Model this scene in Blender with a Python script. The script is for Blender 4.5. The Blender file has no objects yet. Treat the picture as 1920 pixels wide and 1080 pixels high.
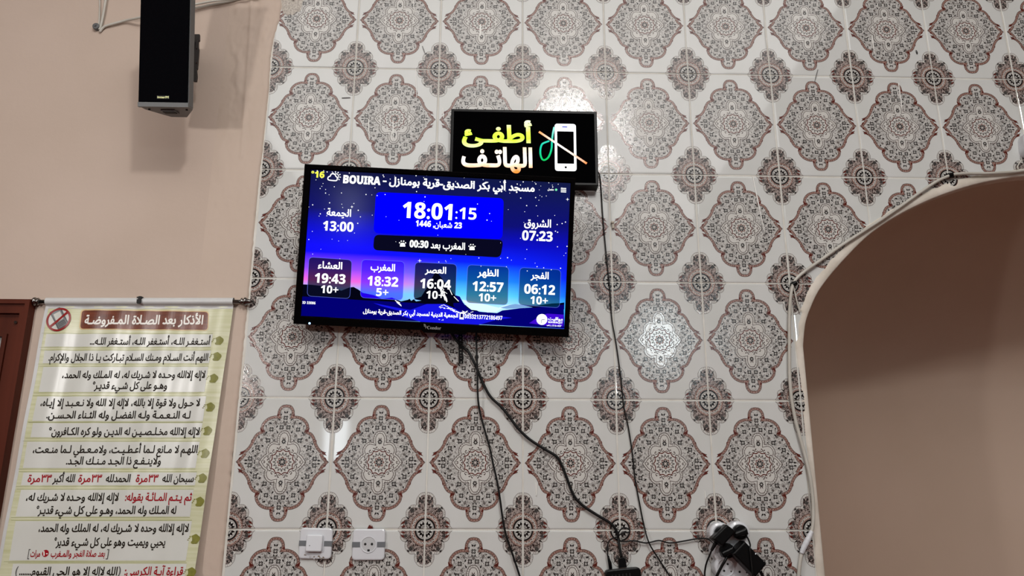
import bpy, bmesh, math, random, os, unicodedata
from mathutils import Vector, Matrix, Euler, noise
R = math.radians; PI = math.pi
random.seed(7)
sc = bpy.context.scene
C = sc.collection

# ------------------------------------------------------------------ camera
FPX = 1480.0
CAM = Vector((0.66905715, -2.12988599, -1.26128582))
CROT = Euler((1.83675251, -0.00293553, -0.02754038))
cd = bpy.data.cameras.new('camera'); cd.sensor_width = 36; cd.lens = FPX * 36 / 1920; cd.clip_start = .05
cam = bpy.data.objects.new('camera', cd); cam.location = CAM; cam.rotation_euler = CROT
C.objects.link(cam); sc.camera = cam
CM = CROT.to_matrix()

def ray(u, v):
    return CM @ Vector(((u - 960) / FPX, (540 - v) / FPX, -1))
def U(u, v, d=0.0):
    """measured image point -> point on the vertical plane d metres in front of the tiles"""
    r = ray(u, v); return CAM + r * ((-d - CAM.y) / r.y)

# ------------------------------------------------------------------ world, lights, exposure
w = bpy.data.worlds.new('world'); sc.world = w; w.use_nodes = True
w.node_tree.nodes['Background'].inputs[0].default_value = (.8, .85, .9, 1)
w.node_tree.nodes['Background'].inputs[1].default_value = 0.3
sc.view_settings.view_transform = 'Standard'; sc.view_settings.look = 'None'
sc.view_settings.gamma = 1; sc.view_settings.use_curve_mapping = False
sc.view_settings.exposure = 0.2

FLOOR, CEIL = -2.75, 1.75
XL, XR, YB = -3.6, 6.2, -8.0
def area(name, loc, size, power, col, target=None, sy=None):
    l = bpy.data.lights.new(name, 'AREA'); l.energy = power; l.color = col; l.size = size
    if sy: l.shape = 'RECTANGLE'; l.size_y = sy
    o = bpy.data.objects.new(name, l); o.location = loc
    if target is not None:
        o.rotation_euler = (Vector(target) - Vector(loc)).to_track_quat('-Z', 'Y').to_euler()
    C.objects.link(o); return o
area('lamp_light', (-.87, -2.0, -.58), .10, 11, (1, .97, .94), (.5, 0, -.6))  # stands before the pendant globe, well below the ceiling, aimed at the wall
area('lamp_light', (1.3, -3.6, 1.50), .26, 38, (1, .98, .95), (1.0, 0, -.8))
area('window_daylight', (2.88, YB + .1, .81), .46, 24, (.80, .94, 1), (2.88, 0, .81), .6)
area('window_daylight', (-1.25, YB + .1, -.50), .26, 3.5, (.86, .94, 1), (-1.25, 0, -.5), .5)
area('fill_light', (.8, -3.9, 1.7), 4.0, 108, (1, .99, .97), (.8, -3.9, -2.7))  # broad soft fill added under the ceiling, with no fixture of its own

# ------------------------------------------------------------------ materials
def lin(c):
    return tuple(((x / 255) / 12.92 if x / 255 <= .04045 else ((x / 255 + .055) / 1.055) ** 2.4) for x in c) + (1,)
def mat(name, col, rough=.5, metal=0, var=None, scale=30, bump=0, bscale=60, coat=0, spec=.5, stretch=None, detail=4):
    m = bpy.data.materials.new(name); m.use_nodes = True; nt = m.node_tree; N = nt.nodes; L = nt.links
    b = N['Principled BSDF']; b.inputs['Base Color'].default_value = lin(col)
    b.inputs['Roughness'].default_value = rough; b.inputs['Metallic'].default_value = metal
    b.inputs['Coat Weight'].default_value = coat; b.inputs['Specular IOR Level'].default_value = spec
    tc = N.new('ShaderNodeTexCoord'); mp = N.new('ShaderNodeMapping'); L.new(tc.outputs['Object'], mp.inputs[0])
    if stretch: mp.inputs['Scale'].default_value = stretch
    nz = N.new('ShaderNodeTexNoise'); nz.inputs['Scale'].default_value = scale; nz.inputs['Detail'].default_value = detail
    L.new(mp.outputs[0], nz.inputs['Vector'])
    rp = N.new('ShaderNodeValToRGB'); rp.color_ramp.elements[0].position = .3; rp.color_ramp.elements[1].position = .7
    c2 = var if var else tuple(min(255, x * 1.04) for x in col)
    rp.color_ramp.elements[0].color = lin(col); rp.color_ramp.elements[1].color = lin(c2)
    L.new(nz.outputs[0], rp.inputs[0]); L.new(rp.outputs[0], b.inputs['Base Color'])
    if bump:
        n2 = N.new('ShaderNodeTexNoise'); n2.inputs['Scale'].default_value = bscale; n2.inputs['Detail'].default_value = 5
        L.new(mp.outputs[0], n2.inputs['Vector'])
        bp = N.new('ShaderNodeBump'); bp.inputs['Strength'].default_value = bump; bp.inputs['Distance'].default_value = .002
        L.new(n2.outputs[0], bp.inputs['Height']); L.new(bp.outputs[0], b.inputs['Normal'])
    return m
def emi(name, col, s=1.0, alpha=1.0):
    m = bpy.data.materials.new(name); m.use_nodes = True; nt = m.node_tree; N = nt.nodes; L = nt.links
    N.remove(N['Principled BSDF']); out = N['Material Output']
    e = N.new('ShaderNodeEmission'); e.inputs[0].default_value = lin(col); e.inputs[1].default_value = s
    if alpha < 1:
        t = N.new('ShaderNodeBsdfTransparent'); mx = N.new('ShaderNodeMixShader'); mx.inputs[0].default_value = alpha
        L.new(t.outputs[0], mx.inputs[1]); L.new(e.outputs[0], mx.inputs[2]); L.new(mx.outputs[0], out.inputs[0])
    else: L.new(e.outputs[0], out.inputs[0])
    return m
def lace(name, c1, c2, scale, rough=.12):
    m = mat(name, c1, rough, bump=.15, bscale=260); nt = m.node_tree; N = nt.nodes; L = nt.links
    b = N['Principled BSDF']; tc = next(n for n in N if n.type == 'TEX_COORD')
    n = N.new('ShaderNodeTexNoise'); n.inputs['Scale'].default_value = scale; n.inputs['Detail'].default_value = 3; n.inputs['Distortion'].default_value = 1.2
    L.new(tc.outputs['Object'], n.inputs['Vector'])
    r = N.new('ShaderNodeValToRGB'); r.color_ramp.elements[0].position = .43; r.color_ramp.elements[1].position = .55
    r.color_ramp.elements[0].color = lin(c1); r.color_ramp.elements[1].color = lin(c2)
    L.new(n.outputs[0], r.inputs[0]); L.new(r.outputs[0], b.inputs['Base Color'])
    return m

M = {}
M['paint'] = mat('wall_paint', (186, 168, 154), .7, var=(194, 176, 163), scale=2.5, bump=.25, bscale=55)
M['plaster'] = mat('rough_plaster', (188, 170, 155), .7, var=(196, 178, 164), scale=2.5, bump=.25, bscale=55)
M['archplaster'] = mat('arch_plaster', (198, 190, 177), .75, var=(220, 213, 202), scale=18, bump=.5, bscale=60)
M['niche'] = mat('niche_paint', (190, 168, 150), .6, var=(196, 174, 157), scale=3, bump=.12, bscale=30)
M['grout'] = mat('cream_grout', (214, 213, 207), .8, var=(202, 199, 190), scale=25, bump=.4, bscale=300)
M['glaze'] = mat('white_glaze', (200, 203, 200), .05, var=(208, 210, 209), scale=8, bump=.02, bscale=14, spec=.55)
M['line'] = mat('dark_print', (58, 36, 31), .14, bump=.14, bscale=300)
M['band'] = mat('red_brown_print', (132, 94, 84), .2, var=(166, 140, 131), scale=260, bump=.2, bscale=300)
M['red'] = mat('maroon_print', (88, 34, 28), .14, bump=.14, bscale=300)
M['black'] = mat('black_print', (24, 21, 22), .14, bump=.14, bscale=300)
M['grey'] = mat('grey_print', (92, 90, 88), .14, bump=.14, bscale=300)
M['pale'] = mat('pale_print', (196, 195, 191), .07, bump=.12, bscale=160)
M['lace'] = lace('grey_lace_print', (160, 158, 155), (196, 195, 192), 170)
M['dlace'] = lace('dark_lace_print', (44, 30, 28), (166, 154, 149), 230)
M['blace'] = lace('brown_lace_print', (66, 36, 30), (182, 160, 150), 300)
M['wood'] = mat('varnished_wood', (70, 28, 16), .5, var=(92, 40, 24), scale=14, stretch=(1, 1, .08), spec=.15)
M['glass'] = mat('frosted_glass', (150, 152, 150), .25)
M['carpet'] = mat('red_carpet', (112, 58, 48), .95, var=(90, 42, 36), scale=40, bump=.6)
M['ceil'] = mat('ceiling_paint', (222, 214, 204), .8)
M['blackpl'] = mat('black_plastic', (10, 10, 11), .35, bump=.04, bscale=500, spec=.12)
M['gloss'] = mat('gloss_black', (4, 4, 5), .1, spec=.05)
M['rubber'] = mat('cable_rubber', (10, 10, 11), .45, spec=.25)
M['greypl'] = mat('grey_cabinet', (92, 94, 95), .45, bump=.15, bscale=600)
M['grille'] = mat('grille_cloth', (3, 3, 6), .9, bump=.4, bscale=900, spec=.05)
M['whitepl'] = mat('white_plastic', (214, 217, 222), .2, var=(206, 209, 214), scale=6)
M['whitecab'] = mat('white_cable_sheath', (196, 194, 186), .45, var=(176, 172, 162), scale=12)
M['stripe'] = mat('grey_stripe_plastic', (104, 108, 112), .35)
M['dark'] = mat('dark_hole', (10, 10, 10), .7)
M['steel'] = mat('dark_chrome', (120, 118, 116), .2, metal=1)
M['bracket'] = mat('bracket_steel', (58, 54, 52), .5, metal=.4)
M['vinyl'] = mat('printed_vinyl', (192, 194, 150), .32, var=(210, 211, 184), scale=9, stretch=(.6, 1, 14), bump=.05, bscale=20)
M['vpanel'] = mat('pale_vinyl_panel', (203, 205, 199), .3, var=(210, 212, 207), scale=8)
M['vwhite'] = mat('white_vinyl_sleeve', (196, 198, 198), .35)
M['vline'] = mat('olive_line_print', (150, 155, 105), .35)
M['olive'] = mat('olive_blob_print', (128, 128, 44), .35, var=(112, 112, 36), scale=120)
M['ink'] = mat('dark_ink', (30, 22, 12), .5, spec=.15)
M['redink'] = mat('red_ink', (150, 12, 28), .5, spec=.15)
M['wht'] = mat('white_ink', (232, 230, 224), .4)
M['title'] = mat('wood_print', (122, 62, 40), .35, var=(88, 40, 24), scale=16, stretch=(1, 1, 7))
M['titleb'] = mat('tan_border_print', (206, 178, 130), .35)
M['phgrey'] = mat('phone_grey_print', (92, 94, 96), .35)
M['signred'] = mat('prohibition_red_print', (140, 24, 24), .35)
M['dirt'] = mat('grime', (120, 105, 88), .9, bump=.6, bscale=400)
M['acr'] = mat('sign_acrylic', (4, 4, 5), .4, spec=.0)
M['smear'] = mat('plaster_smear', (206, 200, 190), .6, var=(158, 150, 142), scale=190, bump=.5, bscale=160, detail=2)
M['lamp'] = emi('lamp_diffuser', (255, 240, 220), 3)

# ------------------------------------------------------------------ object helpers
MW = {}
def tag(o, label=None, cat=None, group=None, kind=None):
    if label: o['label'] = label
    if cat: o['category'] = cat
    if group: o['group'] = group
    if kind: o['kind'] = kind
    return o
def thing(name, label, cat, m=None, group=None):
    o = bpy.data.objects.new(name, None); C.objects.link(o); o.empty_display_size = .05
    m = m if isinstance(m, Matrix) else Matrix.Translation(Vector(m if m is not None else (0, 0, 0)))
    o.matrix_world = m; MW[o.name] = m
    return tag(o, label, cat, group)
def root(o):
    return MW.get(o.name, Matrix.Identity(4))
def build(name, vs, fs, mats, parent=None, mi=None, smooth=False, world=True, kind=None, label=None):
    """vs in world coordinates (world=True) or already local to the parent"""
    me = bpy.data.meshes.new(name)
    pm = root(parent) if parent is not None else Matrix.Identity(4)
    if parent is None and world:
        c = sum((Vector(v) for v in vs), Vector()) / len(vs)
        pm = Matrix.Translation(c)
    if world:
        inv = pm.inverted(); vs = [inv @ Vector(v) for v in vs]
    me.from_pydata([tuple(v) for v in vs], [], fs)
    if not isinstance(mats, (list, tuple)): mats = [mats]
    for m in mats: me.materials.append(M[m] if isinstance(m, str) else m)
    if mi: me.polygons.foreach_set('material_index', mi)
    if smooth: me.polygons.foreach_set('use_smooth', [True] * len(me.polygons))
    me.update()
    o = bpy.data.objects.new(name, me); C.objects.link(o)
    if parent is not None:
        o.parent = parent; MW[o.name] = pm
    elif world: o.matrix_world = pm; MW[o.name] = pm
    else: MW[o.name] = pm
    if kind: o['kind'] = kind
    if label: o['label'] = label
    return o
class G:
    """collects faces, then becomes one mesh"""
    def __init__(s): s.v = []; s.f = []; s.m = []
    def add(s, vs, fs, m=0):
        b = len(s.v); s.v += [Vector(v) for v in vs]
        for f in fs: s.f.append([b + i for i in f]); s.m.append(m)
    def poly(s, pts, m=0): s.add(pts, [list(range(len(pts)))], m)
    def prism(s, pts, z0, z1, m=0, T=None, inset=0, bev=0):
        """pts 2D ccw; extruded from z0 (back) to z1 (front) in local x,y,z; bevelled front edge when bev"""
        n = len(pts); cx = sum(p[0] for p in pts) / n; cy = sum(p[1] for p in pts) / n
        rings = [(z0, 0), (z1 - bev, 0)]
        if bev: rings += [(z1 - bev * .3, bev * .3), (z1, bev)]
        vs = []
        off = {0: pts}
        for z, o in rings:
            pp = pts if o == 0 else offset2(pts, -o)
            vs += [Vector((p[0], p[1], z)) for p in pp]
        fs = [list(range(n))[::-1], [(len(rings) - 1) * n + i for i in range(n)]]
        for k in range(len(rings) - 1):
            for i in range(n):
                j = (i + 1) % n
                fs.append([k * n + i, k * n + j, (k + 1) * n + j, (k + 1) * n + i])
        if T is not None: vs = [T @ v for v in vs]
        s.add(vs, fs, m)
    def box(s, a, b, m=0, T=None):
        x0, y0, z0 = a; x1, y1, z1 = b
        vs = [(x0, y0, z0), (x1, y0, z0), (x1, y1, z0), (x0, y1, z0), (x0, y0, z1), (x1, y0, z1), (x1, y1, z1), (x0, y1, z1)]
        vs = [Vector(v) for v in vs]
        if T is not None: vs = [T @ v for v in vs]
        s.add(vs, [(0, 3, 2, 1), (4, 5, 6, 7), (0, 1, 5, 4), (1, 2, 6, 5), (2, 3, 7, 6), (3, 0, 4, 7)], m)
    def tube(s, pts, r, n=8, m=0, radii=None):
        P = [Vector(p) for p in pts]; vs = []; up = Vector((0, -1, 0.01))
        for i, p in enumerate(P):
            t = (P[min(i + 1, len(P) - 1)] - P[max(i - 1, 0)]).normalized()
            a = t.cross(up)
            if a.length < 1e-4: a = t.cross(Vector((1, 0, 0)))
            a.normalize(); b = t.cross(a).normalized(); rr = radii[i] if radii else r
            for k in range(n):
                q = 2 * PI * k / n; vs.append(p + a * (rr * math.cos(q)) + b * (rr * math.sin(q)))
        fs = []
        for i in range(len(P) - 1):
            for k in range(n):
                l = (k + 1) % n; fs.append([i * n + k, i * n + l, (i + 1) * n + l, (i + 1) * n + k])
        fs.append(list(range(n))[::-1]); fs.append([(len(P) - 1) * n + k for k in range(n)])
        s.add(vs, fs, m)
    def build(s, name, mats, parent=None, **k):
        return build(name, s.v, s.f, mats, parent, mi=s.m, **k)
def offset2(pts, d):
    """offset closed ccw polygon outward by d"""
    n = len(pts); out = []
    for i in range(n):
        a, b, c = pts[i - 1], pts[i], pts[(i + 1) % n]
        n1 = Vector((b[1] - a[1], a[0] - b[0])); n2 = Vector((c[1] - b[1], b[0] - c[0]))
        if n1.length < 1e-9: n1 = n2.copy()
        if n2.length < 1e-9: n2 = n1.copy()
        n1.normalize(); n2.normalize(); q = n1 + n2
        if q.length < 1e-6: q = n1.copy()
        q.normalize(); k = max(.55, q.dot(n1))
        out.append((b[0] + q.x * d / k, b[1] + q.y * d / k))
    return out
def rrect(x0, y0, x1, y1, r, n=5):
    pts = []
    for cx, cy, a in ((x1 - r, y1 - r, 0), (x0 + r, y1 - r, 90), (x0 + r, y0 + r, 180), (x1 - r, y0 + r, 270)):
        for k in range(n + 1):
            t = R(a + 90 * k / n); pts.append((cx + r * math.cos(t), cy + r * math.sin(t)))
    return pts
def circ(cx, cy, r, n=20, ry=None):
    return [(cx + r * math.cos(2 * PI * k / n), cy + (ry or r) * math.sin(2 * PI * k / n)) for k in range(n)]
def cr(pts, n=6, closed=False):
    """Catmull-Rom through points"""
    P = [Vector(p) for p in pts]; out = []; N = len(P)
    for i in range(N if closed else N - 1):
        if closed: a, b, c, d = P[i - 1], P[i], P[(i + 1) % N], P[(i + 2) % N]
        else: a, b, c, d = P[max(i - 1, 0)], P[i], P[i + 1], P[min(i + 2, N - 1)]
        for k in range(n):
            t = k / n
            out.append(.5 * ((2 * b) + (c - a) * t + (2 * a - 5 * b + 4 * c - d) * t * t + (3 * b - a - 3 * c + d) * t ** 3))
    if not closed: out.append(P[-1])
    return out
def stroke2(pts, w, closed=False):
    """ribbon around a 2D polyline -> quads"""
    n = len(pts); L = []; Rr = []
    for i in range(n):
        a = pts[(i - 1) % n] if closed else pts[max(i - 1, 0)]; b = pts[(i + 1) % n] if closed else pts[min(i + 1, n - 1)]
        t = Vector((b[0] - a[0], b[1] - a[1])); t.normalize() if t.length else None
        q = Vector((-t.y, t.x)) * (w / 2); L.append((pts[i][0] + q.x, pts[i][1] + q.y)); Rr.append((pts[i][0] - q.x, pts[i][1] - q.y))
    return [[Rr[i], Rr[(i + 1) % n], L[(i + 1) % n], L[i]] for i in range(n if closed else n - 1)]

# ------------------------------------------------------------------ lettering
FM = {}
for c in range(0xFE70, 0xFEFD):
    d = unicodedata.decomposition(chr(c)).split()
    if d: FM[(''.join(chr(int(x, 16)) for x in d[1:]), d[0].strip('<>'))] = chr(c)
def ar(s):
    """Arabic string -> joined letter forms in visual (left to right) order"""
    q = []; i = 0
    while i < len(s):
        if s[i:i + 2] in ('لا', 'لأ', 'لإ', 'لآ'): q.append(s[i:i + 2]); i += 2
        else: q.append(s[i]); i += 1
    jr = lambda c: (c, 'initial') in FM or c == 'ـ'
    jl = lambda c: (c, 'final') in FM or c == 'ـ'
    out = []
    for i, c in enumerate(q):
        p = i > 0 and jr(q[i - 1]) and jl(c); n = i + 1 < len(q) and jr(c) and jl(q[i + 1])
        out.append(FM.get((c, ('isolated', 'initial', 'final', 'medial')[(2 if p else 0) + (1 if n else 0)]), c))
    return ''.join(reversed(out))
import numpy as np
from mathutils.geometry import delaunay_2d_cdt
def sansb(t_):
    """digits and capitals in the upright bold sans letter forms"""
    o = ''
    for ch in t_:
        if ch.isdigit() and ch.isascii(): o += chr(0x1D7EC + int(ch))
        elif 'A' <= ch <= 'Z': o += chr(0x1D5D4 + ord(ch) - 65)
        elif 'a' <= ch <= 'z': o += chr(0x1D5EE + ord(ch) - 97)
        else: o += ch
    return o
def serifb(t_):
    return ''.join(chr(0x1D400 + ord(c) - 65) if 'A' <= c <= 'Z' else chr(0x1D41A + ord(c) - 97) if 'a' <= c <= 'z' else c for c in t_)
def glyphs(s, bold=.0, res=4):
    """outlines of a string, optionally emboldened, filled by winding number -> (verts 2D, triangles), em size 1"""
    c = bpy.data.curves.new('text', 'FONT'); c.body = s; c.size = 1
    o = bpy.data.objects.new('text', c); cu = o.to_curve(bpy.context.evaluated_depsgraph_get(), apply_modifiers=False)
    loops = []
    for sp_ in cu.splines:
        P_ = sp_.bezier_points; n = len(P_); L_ = []
        if n:
            for i in range(n):
                a, b = P_[i], P_[(i + 1) % n]; p0, p1, p2, p3 = a.co.xy, a.handle_right.xy, b.handle_left.xy, b.co.xy
                straight = abs((p3 - p0).cross(p1 - p0)) < 1e-5 and abs((p3 - p0).cross(p2 - p0)) < 1e-5
                for k in range(1 if straight else res):
                    t = k / res; u = 1 - t; L_.append(p0 * u ** 3 + p1 * 3 * u * u * t + p2 * 3 * u * t * t + p3 * t ** 3)
        else: L_ = [Vector(p.co[:2]) for p in sp_.points]
        q = []
        for p in L_:
            if not q or (p - q[-1]).length > .0015: q.append(p)
        if len(q) > 1 and (q[0] - q[-1]).length < .0015: q.pop()
        if len(q) > 2: loops.append(q)
    o.to_curve_clear(); bpy.data.objects.remove(o); bpy.data.curves.remove(c)
    ar_ = lambda q: sum(q[i - 1].cross(q[i]) for i in range(len(q))) / 2
    if not loops: return [], []
    bb = [(min(p.x for p in q), max(p.x for p in q)) for q in loops]; order = sorted(range(len(loops)), key=lambda i: bb[i][0])
    groups = []; hi = -1e9
    for i in order:
        if bb[i][0] > hi: groups.append([])
        groups[-1].append(loops[i]); hi = max(hi, bb[i][1]) if len(groups[-1]) > 1 else bb[i][1]
    V = []; F = []
    for gr in groups:
        if ar_(max(gr, key=lambda q: abs(ar_(q)))) < 0: gr = [q[::-1] for q in gr]
        if bold: gr = [[Vector(p) for p in offset2([tuple(p) for p in q], bold)] for q in gr]
        pts = []; ed = []
        for q in gr:
            b = len(pts); pts += q; ed += [(b + k, b + (k + 1) % len(q)) for k in range(len(q))]
        vs, _, fs, _, _, _ = delaunay_2d_cdt(pts, ed, [], 0, 1e-6)
        A_ = np.array([tuple(pts[a]) for a, b in ed]); B_ = np.array([tuple(pts[b]) for a, b in ed]); base = len(V)
        V += [(v.x, v.y) for v in vs]
        for f in fs:
            cx = sum(vs[i].x for i in f) / len(f); cy = sum(vs[i].y for i in f) / len(f)
            up = (A_[:, 1] <= cy) & (B_[:, 1] > cy); dn = (A_[:, 1] > cy) & (B_[:, 1] <= cy)
            side = (B_[:, 0] - A_[:, 0]) * (cy - A_[:, 1]) - (cx - A_[:, 0]) * (B_[:, 1] - A_[:, 1])
            if int((up & (side > 0)).sum()) - int((dn & (side < 0)).sum()) > 0: F.append([base + i for i in f])
    used = sorted({i for f in F for i in f}); mp = {i: k for k, i in enumerate(used)}
    return [(V[i][0], V[i][1], 0) for i in used], [[mp[i] for i in f] for f in F]
def put_text(g, s, place, x0, x1, yc, em=None, h=None, bold=0, mi=0, dz=0, font=None, res=4, step=.00006, mid=.35):
    """fit string between x0..x1 of the 2D frame, baseline so that em*mid is at yc; place(x,y,depth)->3D"""
    V, F = glyphs(s, bold, res)
    if not V: return
    a = min(v[0] for v in V); b = max(v[0] for v in V); lo = min(v[1] for v in V); hi = max(v[1] for v in V)
    sx = (x1 - x0) / (b - a)
    if h: sy = h / (hi - lo); yo = yc - (lo + hi) / 2 * sy
    elif em: sy = em; yo = yc - mid * em
    else: sy = sx; yo = yc - (lo + hi) / 2 * sy
    g.add([place(x0 + (v[0] - a) * sx, yo + v[1] * sy, dz + v[2] * step) for v in V], F, mi)

# ------------------------------------------------------------------ the arch curve (wall coordinates)
XJ, XA, ZS = 1.534, 2.385, -.84
_a = [(1.534, ZS), (1.546, -.777), (1.564, -.733), (1.593, -.681), (1.642, -.622), (1.705, -.558), (1.765, -.505), (1.851, -.449),
      (1.955, -.398), (2.058, -.360), (2.150, -.336), (2.250, -.320), (XA, -.313)]
ARCH_L = [(p.x, p.y) for p in cr(_a, 3)]
ARCH = ARCH_L + [(2 * XA - x, z) for x, z in ARCH_L[::-1][1:]]
def outline(off):
    pts = [(XJ, FLOOR)] + [(XJ, FLOOR + (ZS - FLOOR) * k / 10) for k in range(1, 10)] + ARCH + [(2 * XA - XJ, FLOOR + (ZS - FLOOR) * k / 10) for k in range(9, 0, -1)] + [(2 * XA - XJ, FLOOR)]
    return offset2(pts[::-1], off)[::-1]
def inside(x, z, P):
    r = False; n = len(P)
    for i in range(n):
        a, b = P[i], P[(i + 1) % n]
        if (a[1] > z) != (b[1] > z) and x < (b[0] - a[0]) * (z - a[1]) / (b[1] - a[1]) + a[0]: r = not r
    return r

# ------------------------------------------------------------------ room
def slab(name, a, b, m, kind='structure'):
    g = G(); g.box(a, b); return g.build(name, m, kind=kind)
slab('floor', (XL - .1, YB - .1, FLOOR - .1), (XR + .1, .9, FLOOR), 'carpet')
slab('ceiling', (XL - .1, YB - .1, CEIL), (XR + .1, .9, CEIL + .1), 'ceil')
slab('wall_left', (XL - .1, YB, FLOOR), (XL, 0.9, CEIL), 'paint')
slab('wall_right', (XR, YB, FLOOR), (XR + .1, .9, CEIL), 'paint')
slab('wall_back', (XL, YB - .1, FLOOR), (XR, YB, CEIL), 'paint')

# front wall: painted part on the left (slightly proud) and the tiled part round the arch
EDGE_PX = [(531, -60), (530, -10), (529, 15), (524, 42), (515, 68), (508.5, 100), (506.5, 135), (505, 165), (499.5, 218), (493.5, 279), (487, 330), (480, 400), (470, 521), (460, 620), (448, 744), (437, 850), (425, 985), (418, 1052), (404, 1200)]
EDGE = [(U(*p).x, U(*p).z) for p in EDGE_PX]; EDGE = [(EDGE[0][0], CEIL)] + EDGE + [(-.006, FLOOR)]
def edge_x(z):
    for (x0, z0), (x1, z1) in zip(EDGE, EDGE[1:]):
        if z1 <= z <= z0: return x0 + (x1 - x0) * (z0 - z) / max(1e-6, z0 - z1)
    return -.004
g = G()
PY = -.004
g.box((XL, PY, FLOOR), (-.13, .12, CEIL))                       # painted field, left
g.box((-.13, .009, FLOOR), (XJ, .12, CEIL), 1)                  # ground behind the tiles
AO = ARCH
for (x0, z0), (x1, z1) in zip(AO, AO[1:]):
    g.poly([(x0, .009, z0), (x1, .009, z1), (x1, .009, CEIL), (x0, .009, CEIL)], 1)
g.box((2 * XA - XJ, .009, FLOOR), (XR, .12, CEIL), 1)
wall = g.build('wall_front', ['paint', 'grout'], kind='structure')

# rough plaster edge beside the tiles: its own lumpy relief
def lump(x, z):
    a = noise.noise(Vector((x * 22, 0, z * 9))) * .0016 + noise.noise(Vector((x * 70, 3, z * 40))) * .0007
    top = max(0, min(1, (z + .42) / .35))
    b = .55 * top * (max(0, noise.noise(Vector((x * 38, 7, z * 16))) + .05) * .011 + max(0, noise.noise(Vector((x * 90, 9, z * 50)))) * .004)
    return a + b
vs = []; fs = []; NX, NZ = 34, 420; Z0, Z1 = -2.0, .5
for j in range(NZ + 1):
    z = Z0 + (Z1 - Z0) * j / NZ; ex = edge_x(z) + noise.noise(Vector((0, 5, z * 60))) * .0025
    for i in range(NX + 1):
        t = i / NX; x = -.14 + (ex + .14) * t
        w_ = min(1, t * 5)
        ridge = .003 * math.exp(-((x + .055 + .03 * (z + .4)) / .004) ** 2) if z > -.3 else .0
        y = PY - .0005 - w_ * (abs(lump(x, z)) + ridge) if t < 1 else .004
        if .93 < t < 1: y += .0015
        vs.append((x, y, z))
for j in range(NZ):
    for i in range(NX):
        a = j * (NX + 1) + i; fs.append([a, a + 1, a + NX + 2, a + NX + 1])
build('trim_1', vs, fs, 'plaster', smooth=True, kind='structure')
# the same edge, plain, above and below what the relief covers
for k, (za, zb) in enumerate(((.5, CEIL), (FLOOR, -2.0))):
    slab('trim_%d' % (k + 2), (-.13, PY, za), (-.004, .12, zb), 'plaster')
# smeared plaster over the top corner tile
vs = []; fs = []
c0 = U(552, 4); NA, NR = 40, 8
vs.append((c0.x, -.004, c0.z))
for k in range(NR):
    for i in range(NA):
        a = 2 * PI * i / NA; rr = (k + 1) / NR * (1 + .35 * noise.noise(Vector((math.cos(a) * 1.5, math.sin(a) * 1.5, 2))) + .12 * noise.noise(Vector((math.cos(a) * 6, math.sin(a) * 6, 5))))
        x = c0.x + .040 * rr * math.cos(a) - .006; z = c0.z + .012 + .062 * rr * math.sin(a)
        vs.append((x, .0002 - .0035 * (1 - ((k + 1) / NR) ** 2) - .001 * noise.noise(Vector((x * 90, 0, z * 90))) * (k < NR - 1), z))
for i in range(NA): fs.append([0, 1 + i, 1 + (i + 1) % NA])
for k in range(NR - 1):
    for i in range(NA):
        j = (i + 1) % NA; fs.append([1 + k * NA + i, 1 + (k + 1) * NA + i, 1 + (k + 1) * NA + j, 1 + k * NA + j])
build('trim_4', vs, fs, 'smear', smooth=True, kind='structure')

# niche behind the arch: half-round wall with a half dome
vs = []; fs = []; prof = [(XA - XJ, FLOOR + (ZS - FLOOR) * k / 8) for k in range(9)] + [(max(XA - x, .0005), z) for x, z in ARCH_L[1:]]
NP = 48
for r_, z in prof:
    for k in range(NP + 1):
        a = PI * k / NP; vs.append((XA - r_ * math.cos(a), .004 + r_ * math.sin(a), z))
for j in range(len(prof) - 1):
    for k in range(NP):
        a = j * (NP + 1) + k; fs.append([a, a + 1, a + NP + 2, a + NP + 1])
build('wall_niche', vs, fs, 'niche', smooth=True, kind='structure')
# plaster lip round the arch
o_in = outline(0); n = len(o_in)
wv = []
for i, (x, z) in enumerate(o_in):
    wv.append(.028 + .007 * noise.noise(Vector((x * 9, 0, z * 9))) + .004 * noise.noise(Vector((x * 60, 0, z * 60))))
dense = []
for i in range(n - 1):
    for k in range(4): t = k / 4; dense.append((o_in[i][0] * (1 - t) + o_in[i + 1][0] * t, o_in[i][1] * (1 - t) + o_in[i + 1][1] * t))
dense.append(o_in[-1]); nn = len(dense)
vs = []; fs = []
o1 = offset2(dense[::-1], 1)[::-1]
for i, (x, z) in enumerate(dense):
    if i in (0, nn - 1): dx, dz = (-1, 0) if i == 0 else (1, 0)
    else:
        dx, dz = o1[i][0] - x, o1[i][1] - z; l = math.hypot(dx, dz); dx /= l; dz /= l
    wd = .019 + .006 * noise.noise(Vector((x * 7, 1, z * 7))) + .004 * noise.noise(Vector((x * 45, 2, z * 45)))
    if z > -.75: wd += .006
    for (o_, y) in ((wd, .0012), (wd - .002, -.0012), (wd * .5, -.0014 - .0006 * noise.noise(Vector((x * 50, 0, z * 50)))), (.003, -.002), (0, .0015), (-.001, .012), (0, .045)):
        vs.append((x + dx * o_, y, z + dz * o_))
for i in range(nn - 1):
    for k in range(6):
        a = i * 7 + k; fs.append([a, a + 7, a + 8, a + 1])
build('trim_5', vs, fs, 'archplaster', smooth=True, kind='structure')

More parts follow.
